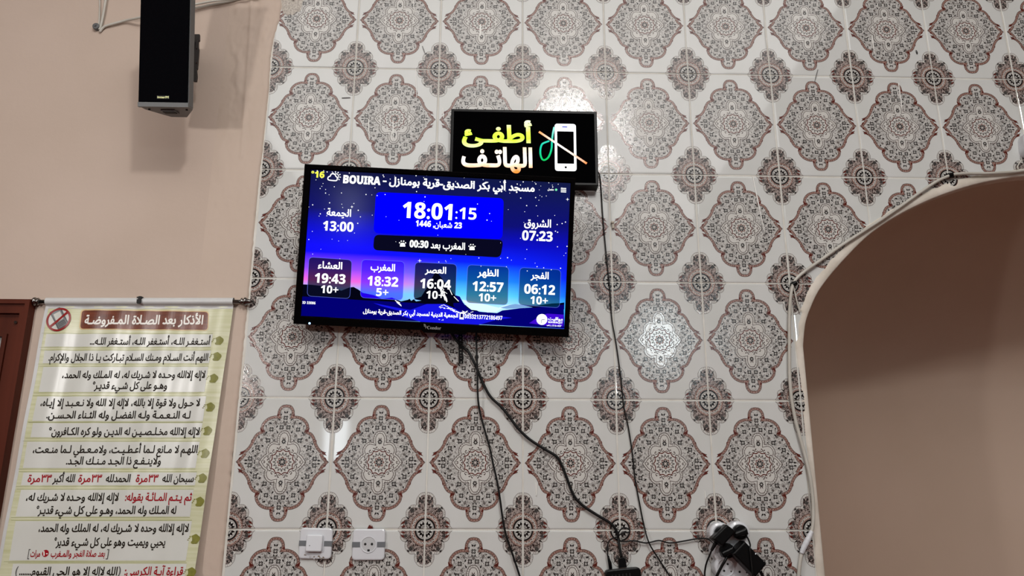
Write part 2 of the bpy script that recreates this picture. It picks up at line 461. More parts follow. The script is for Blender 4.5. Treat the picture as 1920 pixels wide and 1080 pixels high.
# grout sheet
g = G(); GY = .0016
ci = outline(.010)
g.poly([(-.004, GY, FLOOR), (XJ - .01, GY, FLOOR), (XJ - .01, GY, CEIL), (-.004, GY, CEIL)])
cu = [p for p in ci if p[1] > ZS - .001]
for (x0, z0), (x1, z1) in zip(cu, cu[1:]): g.poly([(x0, GY, z0), (x1, GY, z1), (x1, GY, CEIL), (x0, GY, CEIL)])
g.poly([(2 * XA - XJ + .01, GY, FLOOR), (XR, GY, FLOOR), (XR, GY, CEIL), (2 * XA - XJ + .01, GY, CEIL)])
g.build('grout', 'grout', wall)

# ------------------------------------------------------------------ patterned tile
TW, TH = .2482, .3282                      # tile face; the pitch is .252 x .332
HW, HH = TW / 2 * 1000, TH / 2 * 1000      # in mm
T = G()                                    # materials: see TM
TM = ['glaze', 'line', 'band', 'red', 'black', 'grey', 'pale', 'lace', 'dlace', 'blace']
TI = {k: i for i, k in enumerate(TM)}
LY = .00009
from mathutils.geometry import delaunay_2d_cdt
def tp(pts, m, layer):
    if len(pts) > 20:
        x0, x1 = min(p[0] for p in pts), max(p[0] for p in pts); z0, z1 = min(p[1] for p in pts), max(p[1] for p in pts)
        st = max(6, (x1 - x0) / 9); extra = []
        x = x0 + st / 2
        while x < x1:
            z = z0 + st / 2
            while z < z1:
                if inside(x, z, pts) and min((x - p[0]) ** 2 + (z - p[1]) ** 2 for p in pts) > (st * .35) ** 2: extra.append((x, z))
                z += st
            x += st
        V, _, F, _, _, _ = delaunay_2d_cdt([Vector(p) for p in pts] + [Vector(p) for p in extra], [], [list(range(len(pts)))], 1, .02)
        T.add([(v.x / 1000, -.00012 - layer * LY, v.y / 1000) for v in V], [list(f) for f in F], TI[m]); return
    T.poly([(x / 1000, -.00012 - layer * LY, z / 1000) for x, z in pts], TI[m])
def clipc(pts):
    """keep the part in the first quadrant"""
    for ax in (0, 1):
        out = []
        for i in range(len(pts)):
            a, b = pts[i - 1], pts[i]; ia, ib = a[ax] > .6, b[ax] > .6
            if ia != ib:
                t = (.6 - a[ax]) / (b[ax] - a[ax]); out.append((a[0] + (b[0] - a[0]) * t, a[1] + (b[1] - a[1]) * t))
            if ib: out.append(b)
        pts = out
        if len(pts) < 3: return None
    return pts
def four(fn):
    for sx in (1, -1):
        for sz in (1, -1): fn(sx, sz)
def ccw(pts):
    a = sum(pts[i - 1][0] * pts[i][1] - pts[i][0] * pts[i - 1][1] for i in range(len(pts)))
    return pts if a > 0 else pts[::-1]
def mir(pts, m, layer):                    # a centre motif piece mirrored into all four quarters
    four(lambda sx, sz: tp(ccw([(x * sx, z * sz) for x, z in pts]), m, layer))
def cor(pts, m, layer):                    # a corner motif piece repeated in all four corners
    q = clipc(pts)
    if q: four(lambda sx, sz: tp(ccw([(sx * (HW - x), sz * (HH - z)) for x, z in q]), m, layer))
def quarter(segs, n=5):
    out = []
    for s_ in segs:
        c = [(p.x, p.y) for p in cr(s_, n)]
        out += c if not out else c[1:]
    return out
def full(q):
    """first quadrant curve from top axis to right axis -> closed ccw curve"""
    q = q[::-1]                            # right -> top
    a = q[:-1] if q[-1][0] < 1e-6 else q
    top = q[-1]
    c = q + [(-x, z) for x, z in q[:-1][::-1]]
    c += [(x, -z) for x, z in [(-p[0], p[1]) for p in q[1:]]] + [(x, -z) for x, z in q[1:-1][::-1]]
    # remove doubles
    o = []
    for p in c:
        if not o or math.hypot(p[0] - o[-1][0], p[1] - o[-1][1]) > .05: o.append(p)
    return o
def ringq(a, b, m, layer, f=tp):
    n = len(a)
    for i in range(n):
        j = (i + 1) % n; f(ccw([a[i], a[j], b[j], b[i]]), m, layer)
def ell(x, z, a, b, rot, n=6):
    c, s_ = math.cos(R(rot)), math.sin(R(rot)); o = []
    for k in range(n):
        t = 2 * PI * k / n; u, v = a * math.cos(t), b * math.sin(t); o.append((x + u * c - v * s_, z + u * s_ + v * c))
    return o
def leafp(x, z, l, w_, rot):
    w_ *= 1.4; l *= 1.08
    c, s_ = math.cos(R(rot)), math.sin(R(rot))
    return [(x + u * c - v * s_, z + u * s_ + v * c) for u, v in ((-l / 2, 0), (-l * .1, -w_ / 2), (l / 2, 0), (-l * .1, w_ / 2))]
# slab with pillowed edge
def trect(i, y): return [(sx * (TW / 2 - i), y, sz * (TH / 2 - i)) for sx, sz in ((-1, -1), (1, -1), (1, 1), (-1, 1))]
rings = [trect(0, .008), trect(0, .0018), trect(.0006, .0009), trect(.0018, .0003), trect(.005, 0)]
vs = sum(rings, []); fs = [[16, 17, 18, 19]]
for k in range(4):
    for i in range(4): j = (i + 1) % 4; fs.append([k * 4 + i, k * 4 + j, k * 4 + 4 + j, k * 4 + 4 + i])
T.add(vs, fs, 0)
# big medallion
q = quarter([[(0, 148), (12, 145.5), (20, 136), (22.5, 126), (21, 118.5)], [(21, 118.5), (34, 118), (50, 111), (61, 98), (63.5, 86), (61, 79)],
             [(61, 79), (72, 74), (80, 64), (85, 51), (93, 37), (103, 28), (113, 24.5)], [(113, 24.5), (105, 18)], [(105, 18), (110, 11), (121, 0)]])
O = full(q)
def shr(P, d): return offset2(P, -d)
O1, O2, O3 = shr(O, 1.3), shr(O, 6.6), shr(O, 7.9)
tp(O, 'line', 0); tp(O1, 'band', 1); tp(O2, 'line', 2); tp(O3, 'lace', 3)
mid_ = shr(O, 4); acc = 0
for i in range(len(mid_)):
    a, b = mid_[i], mid_[(i + 1) % len(mid_)]; d = math.hypot(b[0] - a[0], b[1] - a[1]); acc += d
    if acc > 5.2:
        acc = 0; rot = math.degrees(math.atan2(b[1] - a[1], b[0] - a[0]))
        tp(ell(b[0], b[1], 1.9, 1.0, rot), 'red' if i % 2 else 'black', 2)
# spiky leaves at side tips and waist
for (x, z, l, w_, rot) in ((108, 21, 16, 4, -35), (112, 8, 14, 3.4, -50), (104, 26, 12, 2.6, -15), (61, 81, 15, 5, 60), (56, 80, 9, 3, 25), (21, 121, 10, 4, 80), (84, 54, 9, 2, -65)):
    mir(leafp(x, z, l, w_, rot), 'red', 4)
def flower(x, z, s_=7.0, f=mir):
    for k in range(4):
        a = 45 + 90 * k; f(ell(x + .5 * s_ * math.cos(R(a)), z + .5 * s_ * math.sin(R(a)), s_ * .46, s_ * .42, a, 8), 'black', 6)
    for k in range(4):
        a = 45 + 90 * k; f(ell(x + .3 * s_ * math.cos(R(a)), z + .3 * s_ * math.sin(R(a)), s_ * .24, s_ * .15, a, 6), 'pale', 7)
def astar(x, z, s_=5.5, m='grey', f=mir):
    for k in range(8):
        a = 22 + 45 * k; f(leafp(x + s_ * .5 * math.cos(R(a)), z + s_ * .5 * math.sin(R(a)), s_ * .8, s_ * .22, a), 'line' if k % 2 else m, 6)
for x, z in ((9, 88.5), (35, 83), (41, 54.5), (68, 36.5), (84, 8.5)): flower(x, z)
mz = lambda p_, m_, l_: [tp(ccw([(x, z * sz) for x, z in p_]), m_, l_) for sz in (1, -1)]
flower(0, 113, f=mz)
for x, z in ((25, 101), (30, 67), (59, 56), (66, 20), (52, 70)): astar(x, z)
astar(0, 96, f=mz)
for x, z, l, w_, rot in ((39, 99, 9, 3.6, 25), (3.5, 128, 8, 3, 60), (48, 74, 8, 3.4, -50), (66, 63, 8, 3, 80), (55, 41, 8, 3.4, 40), (79, 27, 9, 3.4, -40), (95, 4, 9, 3.6, 0),
                         (4, 103, 8, 2.6, 80), (19, 76, 8, 3.2, 65), (21, 90, 8, 3.2, -60), (16, 108, 8, 3, 20), (12, 122, 6, 2.4, 70), (50, 92, 7, 2.6, 60), (75, 46, 7, 3, -60), (62, 30, 6, 3, 20), (72, 15, 8, 3, -20), (72, 3, 6, 2.6, 90), (47, 60, 6, 2.6, 80), (26, 55, 6, 2.6, -30)):
    mir(leafp(x, z, l, w_, rot), 'black', 6)
# fine grey scrolls
inner_q = quarter([[(0, 80.5), (9, 78), (16, 68), (18, 58), (17.5, 51)], [(17.5, 51), (27, 52), (37, 47), (43.5, 37), (45, 28), (43, 21)], [(43, 21), (51, 15), (62, 0)]])
I0 = full(inner_q)
rnd = random.Random(3)
fl = [p for p in O3]
cnt = 0
while cnt < 62:
    x, z = rnd.uniform(1, 100), rnd.uniform(1, 135)
    if not inside(x, z, shr(O, 11)) or inside(x, z, offset2(I0, 3)): continue
    cnt += 1; r_ = rnd.uniform(2, 4.2); a0 = rnd.uniform(0, 360)
    arc = [(x + r_ * (1 - .06 * k) * math.cos(R(a0 + 42 * k)), z + r_ * (1 - .06 * k) * math.sin(R(a0 + 42 * k))) for k in range(6)]
    for qd in stroke2(arc, 1.1): mir(qd, 'grey' if cnt % 3 else 'pale', 5)
    if cnt % 3 == 0: mir(leafp(x, z, 4.5, 2, a0), 'grey', 5)
    if cnt % 5 == 0: mir(ell(x, z, 3.4, 2.6, a0, 7), 'pale', 4)
# inner medallion
tp(I0, 'line', 9); tp(shr(I0, 1.5), 'pale', 10); tp(shr(I0, 5.6), 'line', 11); tp(shr(I0, 7), 'pale', 12)
I1 = shr(I0, 1.4); I2 = shr(I0, 5.2)
for i in range(0, len(I1), 3):
    a, b = I1[i], I2[i]; tp(ccw([(a[0] - .4, a[1] - .4), (a[0] + .4, a[1] + .4), (b[0] + .4, b[1] + .4), (b[0] - .4, b[1] - .4)]), 'grey', 11)
for k in range(8):
    a = 90 + 45 * k; tp(leafp(4.2 * math.cos(R(a)), 52 + 4.6 * math.sin(R(a)), 5.5, 2.6, a), 'black', 13); tp(leafp(4.2 * math.cos(R(a)), -52 + 4.6 * math.sin(R(a)), 5.5, 2.6, a), 'black', 13)
mir(leafp(2.5, 60, 7, 2, 75), 'line', 13); mir(leafp(47, 2, 7, 2, 20), 'line', 13)
for x, z, a0, s_ in ((7, 36, 200, 1), (15, 33, -40, -1), (24, 28, 200, 1), (31, 20, -70, -1), (36, 12, 150, 1), (37, 4, -90, -1)):
    arc = [(x + 4.8 * (1 - .09 * k) * math.cos(R(a0 + s_ * 40 * k)), z + 4.8 * (1 - .09 * k) * math.sin(R(a0 + s_ * 40 * k))) for k in range(7)]
    for qd in stroke2(arc, 1.6): mir(qd, 'line', 13)
    mir(ell(arc[-1][0], arc[-1][1], 1.7, 1.7, 0, 6), 'line', 13)
def scal(r_, amp, k, n=72, ph=0): return [((r_ + amp * (1 - abs(math.sin(k / 2 * (2 * PI * i / n) + ph)))) * math.cos(2 * PI * i / n), (r_ + amp * (1 - abs(math.sin(k / 2 * (2 * PI * i / n) + ph)))) * math.sin(2 * PI * i / n)) for i in range(n)]
ringq(scal(29.2, 4, 12), scal(26.4, 4, 12), 'red', 14)
tp(scal(26.6, 4, 12), 'pale', 13)
for k in range(16):
    a = 360 / 16 * k; tp(leafp(21.5 * math.cos(R(a)), 21.5 * math.sin(R(a)), 8, 3.6, a), 'grey', 15); tp(leafp(18 * math.cos(R(a + 11)), 18 * math.sin(R(a + 11)), 5, 2, a + 50), 'line', 15)
def star(r1, r2, k, ph=0): return [((r1 if i % 2 == 0 else r2) * math.cos(PI * i / k + ph), (r1 if i % 2 == 0 else r2) * math.sin(PI * i / k + ph)) for i in range(2 * k)]
tp(star(14.5, 11, 8), 'red', 16); tp(star(12.9, 9.8, 8), 'band', 17)
for k in range(8):
    a = 45 * k + 22.5; tp(leafp(6.4 * math.cos(R(a)), 6.4 * math.sin(R(a)), 9.4, 5, a + 180), 'pale', 18); tp(leafp(6.4 * math.cos(R(a)), 6.4 * math.sin(R(a)), 7.8, 3.8, a + 180), 'black', 19)
tp(ell(0, 0, 2, 2, 0, 8), 'pale', 20)
# corner medallion (quarter drawn in each corner)
cq = quarter([[(0, 90), (12, 87), (21, 77), (24, 66), (23, 58)], [(23, 58), (34, 58), (44, 50), (49, 40), (48.5, 28.5)], [(48.5, 28.5), (56, 26), (61, 19), (61, 12)], [(61, 12), (63, 6), (69, 0)]])
def cfull(q, d):
    F_ = full(q); return shr(F_, d) if d else F_
cor(cfull(cq, 0), 'line', 0); cor(cfull(cq, .9), 'pale', 1); cor(cfull(cq, 6.6), 'line', 2); cor(cfull(cq, 7.6), 'dlace', 3)
A1, A2 = cfull(cq, 1.2), cfull(cq, 6.2)
for i in range(0, len(A1), 2):
    a, b = A1[i], A2[i]
    if a[0] > 1 and a[1] > 1: cor([(a[0] - .45, a[1] - .45), (a[0] + .45, a[1] + .45), (b[0] + .45, b[1] + .45), (b[0] - .45, b[1] - .45)], 'grey', 2)
for x, z, r_ in ((8, 66, 5.5), (33, 45, 6.5), (48, 14, 5), (15, 55, 4)):
    cor(ell(x, z, r_, r_ * .8, 50, 9), 'grey', 4)
    for k in range(5): a = 72 * k; cor(leafp(x + r_ * .55 * math.cos(R(a)), z + r_ * .55 * math.sin(R(a)), r_ * .9, r_ * .3, a), 'black', 5)
for x, z, l, w_, rot in ((14, 74, 12, 3, 60), (40, 50, 10, 3, -45), (56, 14, 14, 4, -35), (55, 5, 14, 3.5, -10), (44, 26, 10, 3, 30), (5, 76, 9, 3, 90), (24, 48, 8, 3, 20)):
    cor(leafp(x, z, l, w_, rot), 'black' if x < 50 else 'red', 5)
cor(circ(0, 0, 37.5, 40, 40), 'line', 6); cor(circ(0, 0, 36.6, 40, 39), 'band', 7); cor(circ(0, 0, 35, 40, 37.3), 'blace', 8)
for k in range(12):
    a = 90 / 12 * k + 4; cor(leafp(30.5 * math.cos(R(a)), 32 * math.sin(R(a)), 7, 2.4, a + (35 if k % 2 else -35)), 'pale', 9)
    cor(ell(30 * math.cos(R(a + 3)), 32 * math.sin(R(a + 3)), 1.3, 1.3, 0, 5), 'black', 9)
cor(circ(0, 0, 26, 36, 27.5), 'band', 10); cor(circ(0, 0, 24.6, 36, 26), 'black', 11); cor(circ(0, 0, 20, 36, 21.5), 'pale', 12); cor(circ(0, 0, 18.4, 36, 19.6), 'grey', 13); cor(circ(0, 0, 17.2, 36, 18.4), 'pale', 14)
for k in range(3):
    a = 15 + 30 * k
    cor(leafp(12 * math.cos(R(a)), 12.5 * math.sin(R(a)), 8.5, 6, a), 'black', 15); cor(ell(14.5 * math.cos(R(a)), 15 * math.sin(R(a)), 2.4, 2, a, 7), 'black', 15)
    cor(leafp(6 * math.cos(R(a)), 6 * math.sin(R(a)), 6, 2, a), 'grey', 15)
tile_me = bpy.data.meshes.new('tile')
tile_me.from_pydata([tuple(v) for v in T.v], [], T.f)
for k in TM: tile_me.materials.append(M[k])
tile_me.polygons.foreach_set('material_index', T.m); tile_me.update()

ROWZ = [.664, .332, 0, -.33207, -.65982, -.99093, -1.328, -1.66, -1.992]
CUT = outline(.012)
segs = [(CUT[i], CUT[i + 1]) for i in range(len(CUT) - 1)]
def clipped(me, loc, sz):
    bm = bmesh.new(); bm.from_mesh(me)
    x0, x1 = loc.x - TW / 2, loc.x + TW / 2; z0, z1 = loc.z - TH / 2 * sz, loc.z + TH / 2 * sz
    for (a, b) in segs:
        if max(a[0], b[0]) < x0 or min(a[0], b[0]) > x1 or max(a[1], b[1]) < z0 or min(a[1], b[1]) > z1: continue
        co = Vector((a[0] - loc.x, 0, (a[1] - loc.z) / sz)); d = Vector((b[0] - a[0], 0, (b[1] - a[1]) / sz))
        bmesh.ops.bisect_plane(bm, geom=bm.verts[:] + bm.edges[:] + bm.faces[:], plane_co=co, plane_no=Vector((d.z, 0, -d.x)).normalized(), dist=1e-6)
    dl = [f for f in bm.faces if (lambda c: inside(loc.x + c.x, loc.z + c.z * sz, CUT))(f.calc_center_median())]
    bmesh.ops.delete(bm, geom=dl, context='FACES')
    n_ = len(bm.faces); m2 = bpy.data.meshes.new('tile'); bm.to_mesh(m2); bm.free()
    for k in TM:
        if len(m2.materials) < len(TM): m2.materials.append(M[k])
    return m2 if n_ else None
WI = root(wall).inverted()
rt = random.Random(11)
for j in range(len(ROWZ) - 1):
    zc = (ROWZ[j] + ROWZ[j + 1]) / 2; sz = (ROWZ[j] - ROWZ[j + 1]) / .332
    for i in range(14):
        loc = Vector(((i + .5) * .252 + rt.uniform(-.0006, .0006), 0, zc + rt.uniform(-.0005, .0005)))
        cs = [inside(loc.x + a * TW / 2, loc.z + b * TH / 2, CUT) for a in (-1, 0, 1) for b in (-1, 0, 1)]
        if all(cs): continue
        near = any(cs) or (loc.x + TW / 2 > XJ - .02 and zc < -.3 and loc.x < 2 * XA - XJ + .2)
        me = clipped(tile_me, loc, sz) if near else tile_me
        if me is None: continue
        o = bpy.data.objects.new('tile', me); C.objects.link(o); o.parent = wall
        o.location = WI @ loc; o.scale = (1, 1, sz)
        o.rotation_euler = (rt.uniform(-.0035, .0035), rt.uniform(-.0015, .0015), rt.uniform(-.004, .004))
        if (i, j) == (4, 4): o.rotation_euler = (0, 0, 0)

# ------------------------------------------------------------------ door (far left)
def P2(u, v, d=0): p = U(u, v, d); return p.x, p.z
dx1, dz1 = -.574, -.735
D = thing('door_1', None, None, (-1.1, 0, FLOOR)); D['kind'] = 'structure'
xi, zi = P2(39, 588, .02); xg, zg = P2(7, 632, .01); xg = min(xg, xi - .03)
def dframe(xa, xb, z_, za, ybk, yf, nm, m='wood', bev=.006):
    """left stile, right stile and head as a mitred frame: outer edge xb/z_, inner edge xa/za"""
    gg = G(); xm = -1.1; ol, il = 2 * xm - xb, 2 * xm - xa
    for (A, B) in (((xb, z_), (xa, za)),):
        pts = [[(ol, FLOOR), (ol, z_), (il, za), (il, FLOOR)], [(ol, z_), (xb, z_), (xa, za), (il, za)], [(xb, z_), (xb, FLOOR), (xa, FLOOR), (xa, za)]]
        for q_ in pts:
            gg.prism(ccw(q_), 0, 1, 0, Matrix(((1, 0, 0, 0), (0, 0, yf - ybk, ybk), (0, 1, 0, 0), (0, 0, 0, 1))), bev=0)
    return gg.build(nm, m, D)
dframe(xi, dx1, dz1, zi, .0, -.026, 'door_frame')
dframe(dx1 - .012, dx1 + .0, dz1, dz1 - .012, -.026, -.034, 'frame_moulding')
dframe(xg + .012, xi, zi, zg + .008, .0, -.012, 'door_leaf')
dframe(xg, xg + .012, zg + .008, zg, .0, -.018, 'glazing_bead')
gg = G(); gg.box((-2.2 - xg, -.006, FLOOR), (xg, -.004, zg)); gg.build('glass_pane', 'glass', D)
gg = G(); gg.tube([U(29, 604, .012), U(29, 604, .018)], .004, 8); gg.build('screw_head', 'steel', D)

# ------------------------------------------------------------------ ceiling lamps and windows that light the hall
for k, (x, y, lab) in enumerate(((1.3, -3.6, 'round white ceiling lamp facing the television wall'),)):
    t = thing('ceiling_lamp', lab, 'lamp', (x, y, CEIL))
    gg = G(); gg.prism(circ(0, 0, .17, 28), 0, .06, 0, Matrix.Translation((x, y, CEIL - .06))); gg.build('lamp_body', 'whitepl', t)
    gg = G(); gg.prism(circ(0, 0, .14, 28), 0, .03, 0, Matrix.Translation((x, y, CEIL - .09))); gg.build('diffuser', 'lamp', t)
t = thing('pendant_lamp', 'globe pendant lamp hanging on a long cord in the hall', 'lamp', (-.87, -2.09, CEIL))
gg = G(); gg.tube([(-.87, -2.09, CEIL), (-.87, -2.09, -.47)], .003, 8); gg.build('cord', 'rubber', t)
gg = G(); gg.tube([(-.87, -2.09, -.46), (-.87, -2.09, -.52)], .02, 14); gg.build('lamp_holder', 'greypl', t)
gg = G(); gg.tube([(-.87, -2.09, -.58 + .07 * math.cos(PI * k / 10)) for k in range(11)], 0, 18, radii=[max(.001, .07 * math.sin(PI * k / 10)) for k in range(11)]); gg.build('globe', 'lamp', t, smooth=True)
for k, (x, zc, hw_, hh_) in enumerate(((2.88, .81, .23, .30), (-1.25, -.5, .2, .25))):
    t = thing('window_%d' % (k + 1), None, None, (x, YB, zc)); t['kind'] = 'structure'
    gg = G()
    for a, b in (((x - hw_ - .06, YB, zc - hh_), (x - hw_, YB + .05, zc + hh_)), ((x + hw_, YB, zc - hh_), (x + hw_ + .06, YB + .05, zc + hh_)), ((x - hw_ - .06, YB, zc - hh_ - .06), (x + hw_ + .06, YB + .06, zc - hh_)), ((x - hw_ - .06, YB, zc + hh_), (x + hw_ + .06, YB + .05, zc + hh_ + .06))): gg.box(a, b)
    gg.build('window_frame', 'wood', t)
#MORE
# ------------------------------------------------------------------ frames for things that hang at an angle
class Fr:
    """a flat thing's own frame: x right, y up, z towards the room"""
    def __init__(s, m): s.m = m; s.i = m.inverted()
    def px(s, u, v, z=0):
        o = s.i @ CAM; d = s.i.to_3x3() @ ray(u, v); t = (z - o.z) / d.z; p = o + d * t; return p.x, p.y
    def at(s, x, y, z=0): return s.m @ Vector((x, y, z))
def text_px(g, s_, fr, u0, u1, v, em=None, hpx=None, bold=0, mi=0, dz=0, font=None, res=4, vr=None, step=.00006):
    x0, y0 = fr.px(u0, v); x1, y1 = fr.px(u1, vr if vr is not None else v)
    yc = (y0 + y1) / 2
    h = abs(fr.px((u0 + u1) / 2, v - hpx / 2)[1] - fr.px((u0 + u1) / 2, v + hpx / 2)[1]) if hpx else None
    put_text(g, s_, fr.at, x0, x1, yc, em=em, h=h, bold=bold, mi=mi, dz=dz, font=font, res=res, step=step)

# ------------------------------------------------------------------ television
TVM = Matrix.Translation((0.51818759, -0.10481545, -0.60564605)) @ Euler((R(100.564523), R(2.37735698), R(-0.0988947661))).to_matrix().to_4x4()
tv = Fr(TVM)
t = thing('television', 'flat black television showing a blue timetable screen, tilted forward on the tiles', 'television', TVM)
W2, H2 = .3675, .2165
cs = [tv.px(582, 318), tv.px(1070, 342.5), tv.px(1058, 616.5), tv.px(564.5, 592.5)]
sx0 = (cs[0][0] + cs[3][0]) / 2; sx1 = (cs[1][0] + cs[2][0]) / 2; sy1 = (cs[0][1] + cs[1][1]) / 2; sy0 = (cs[2][1] + cs[3][1]) / 2
g = G()                                     # bezel: four mitred bars with a small chamfer
def ringpts(x0, y0, x1, y1, z): return [(x0, y0, z), (x1, y0, z), (x1, y1, z), (x0, y1, z)]
rg = [ringpts(-W2, -H2, W2, H2, -.03), ringpts(-W2, -H2, W2, H2, -.002), ringpts(-W2 + .002, -H2 + .002, W2 - .002, H2 - .002, 0),
      ringpts(sx0 - .003, sy0 - .003, sx1 + .003, sy1 + .003, 0), ringpts(sx0, sy0, sx1, sy1, -.003), ringpts(sx0, sy0, sx1, sy1, -.006)]
vs = [tv.at(*p) for r_ in rg for p in r_]; fs = []
for k in range(5):
    for i in range(4): j = (i + 1) % 4; fs.append([k * 4 + i, k * 4 + j, k * 4 + 4 + j, k * 4 + 4 + i])
g.add(vs, fs)
g.build('bezel', 'gloss', t)
g = G(); g.box((-W2 + .006, -H2 + .006, -.045), (W2 - .006, H2 - .006, -.03), 0, TVM); g.prism(rrect(-.24, -.19, .24, .06, .02), -.062, -.045, 0, TVM)
g.build('rear_housing', 'blackpl', t)
g = G(); g.prism([(-.02, -H2 - .006), (.09, -H2 - .006), (.098, -H2 + .001), (-.028, -H2 + .001)], -.02, -.0015, 0, TVM); g.build('chin_lip', 'gloss', t)
# screen glass with the lit picture
def screen_mat():
    m = bpy.data.materials.new('screen_sky'); m.use_nodes = True; nt = m.node_tree; N = nt.nodes; L = nt.links
    b = N['Principled BSDF']; b.inputs['Base Color'].default_value = (0, 0, 0, 1); b.inputs['Roughness'].default_value = .12; b.inputs['Specular IOR Level'].default_value = .15
    tc = N.new('ShaderNodeTexCoord'); se = N.new('ShaderNodeSeparateXYZ'); L.new(tc.outputs['Object'], se.inputs[0])
    def mr(sock, a, b_):
        q = N.new('ShaderNodeMapRange'); q.inputs[1].default_value = a; q.inputs[2].default_value = b_; L.new(sock, q.inputs[0]); return q.outputs[0]
    yy = mr(se.outputs['Y'], sy0, sy1); xx = mr(se.outputs['X'], sx0, sx1)
    def ramp(st):
        r = N.new('ShaderNodeValToRGB'); e = r.color_ramp.elements
        while len(e) < len(st): e.new(.5)
        for k, (p, c) in enumerate(st): e[k].position = p; e[k].color = lin(c)
        L.new(yy, r.inputs[0]); return r.outputs[0]
    left = ramp([(0, (0, 0, 120)), (.18, (120, 190, 255)), (.25, (235, 100, 215)), (.33, (140, 70, 255)), (.44, (12, 8, 255)), (.62, (4, 8, 190)), (.74, (6, 10, 100)), (1, (8, 14, 60))])
    right = ramp([(0, (150, 220, 250)), (.10, (190, 235, 255)), (.2, (90, 205, 255)), (.30, (30, 130, 255)), (.42, (4, 30, 250)), (.55, (4, 8, 190)), (.68, (6, 10, 110)), (1, (10, 20, 66))])
    far = ramp([(0, (30, 70, 230)), (.14, (60, 190, 255)), (.22, (20, 110, 250)), (.34, (6, 30, 240)), (.55, (4, 8, 180)), (.7, (6, 10, 110)), (1, (12, 22, 64))])
    def mix(f, a, b_):
        q = N.new('ShaderNodeMix'); q.data_type = 'RGBA'; L.new(f, q.inputs[0]); L.new(a, q.inputs[6]); L.new(b_, q.inputs[7]); return q.outputs[2]
    f1 = mr(xx, .28, .58); f2 = mr(xx, .78, 1.0)
    L.new(mix(f2, mix(f1, left, right), far), b.inputs['Emission Color']); b.inputs['Emission Strength'].default_value = 1
    return m
scr_m = screen_mat()
SZ = -.0048
g = G(); g.poly([tv.at(*p) for p in ringpts(sx0, sy0, sx1, sy1, SZ)]); scr = g.build('screen', scr_m, t)
E_ = {k: emi('screen_' + k, c, s_, a) for k, c, s_, a in (('white', (250, 252, 250), 1.25, 1), ('yellow', (236, 240, 80), 1.1, 1), ('blue', (0, 0, 255), 1.05, 1), ('night', (8, 8, 30), 1, 1),
      ('card', (8, 11, 32), 1, .9), ('cardhot', (40, 0, 255), 1, .72), ('cardteal', (0, 44, 72), 1, .74), ('cardedge', (110, 130, 255), 1, .6), ('hill', (3, 4, 18), 1, 1), ('navy', (2, 0, 108), 1, 1), ('navydeep', (2, 2, 70), 1, 1),
      ('ridge', (20, 20, 215), 1, 1), ('snow', (214, 240, 248), 1, 1), ('haze', (120, 160, 210), 1, 1), ('violet', (60, 10, 200), 1, 1), ('green', (120, 230, 170), 1, 1), ('led', (150, 200, 255), 3, 1))}
def sp(u, v, z): x, y = tv.px(u, v, SZ); return tv.at(x, y, SZ + z)
def spoly(gg, pts, z, mi=0):
    P_ = ccw([(u, -v) for u, v in pts]); V, _, F, _, _, _ = delaunay_2d_cdt([Vector(p) for p in P_], [], [list(range(len(P_)))], 1, .001)
    gg.add([sp(p.x, -p.y, z) for p in V], [list(f) for f in F], mi)
# landscape
g = G()
spoly(g, [(566, 533), (585, 534), (603, 536), (625, 540), (640, 545), (655, 539), (663, 538), (672, 543), (680, 549), (700, 553), (716, 560), (735, 558), (752, 565), (765, 562), (768, 560), (771, 564), (776, 561), (780, 565), (800, 562), (830, 560), (860, 566), (900, 585), (900, 600), (565, 594)], .0001, 0)
spoly(g, [(566, 556), (600, 557), (640, 560), (680, 563), (740, 566), (790, 569), (850, 576), (890, 588), (960, 590), (1057, 572), (1058, 616), (564, 592)], .0002, 1)
spoly(g, [(852, 553), (862, 556), (868, 567), (876, 577), (886, 583), (905, 585), (932, 587), (942, 582), (975, 578), (1002, 576), (1058, 567), (1058, 580), (1000, 588), (960, 593), (900, 598), (856, 584), (850, 572)], .0003, 1)
spoly(g, [(866, 562), (875, 574), (884, 581), (904, 583), (914, 586), (930, 585), (938, 580), (950, 576), (1000, 576), (975, 570), (962, 571), (948, 572), (935, 577), (915, 572), (890, 566)], .0004, 3)
spoly(g, [(938, 577), (955, 572), (966, 570), (976, 571), (1000, 575.5), (975, 578), (950, 579)], .0005, 4)
spoly(g, [(975, 571), (1005, 573), (1035, 569), (1058, 568), (1058, 571), (1002, 577)], .0006, 0)
spoly(g, [(745, 590), (800, 607), (840, 612), (880, 613), (905, 607), (930, 600), (960, 596), (930, 592), (880, 590), (860, 582), (835, 570), (800, 570)], .0003, 2)
spoly(g, [(700, 568), (750, 578), (800, 586), (845, 600), (800, 590), (745, 582), (715, 574)], .0004, 2)
spoly(g, [(992, 606), (1010, 594), (1026, 588), (1057, 590), (1056, 612), (1026, 611)], .0005, 5)
spoly(g, [(776, 561), (790, 556), (800, 540), (808, 525), (814, 514), (819, 510), (824, 516), (830, 524), (838, 534), (846, 545), (855, 556), (862, 568), (820, 569)], .0012, 0)
g.build('landscape', [E_['hill'], E_['navy'], E_['ridge'], E_['snow'], E_['haze'], E_['violet']], scr)
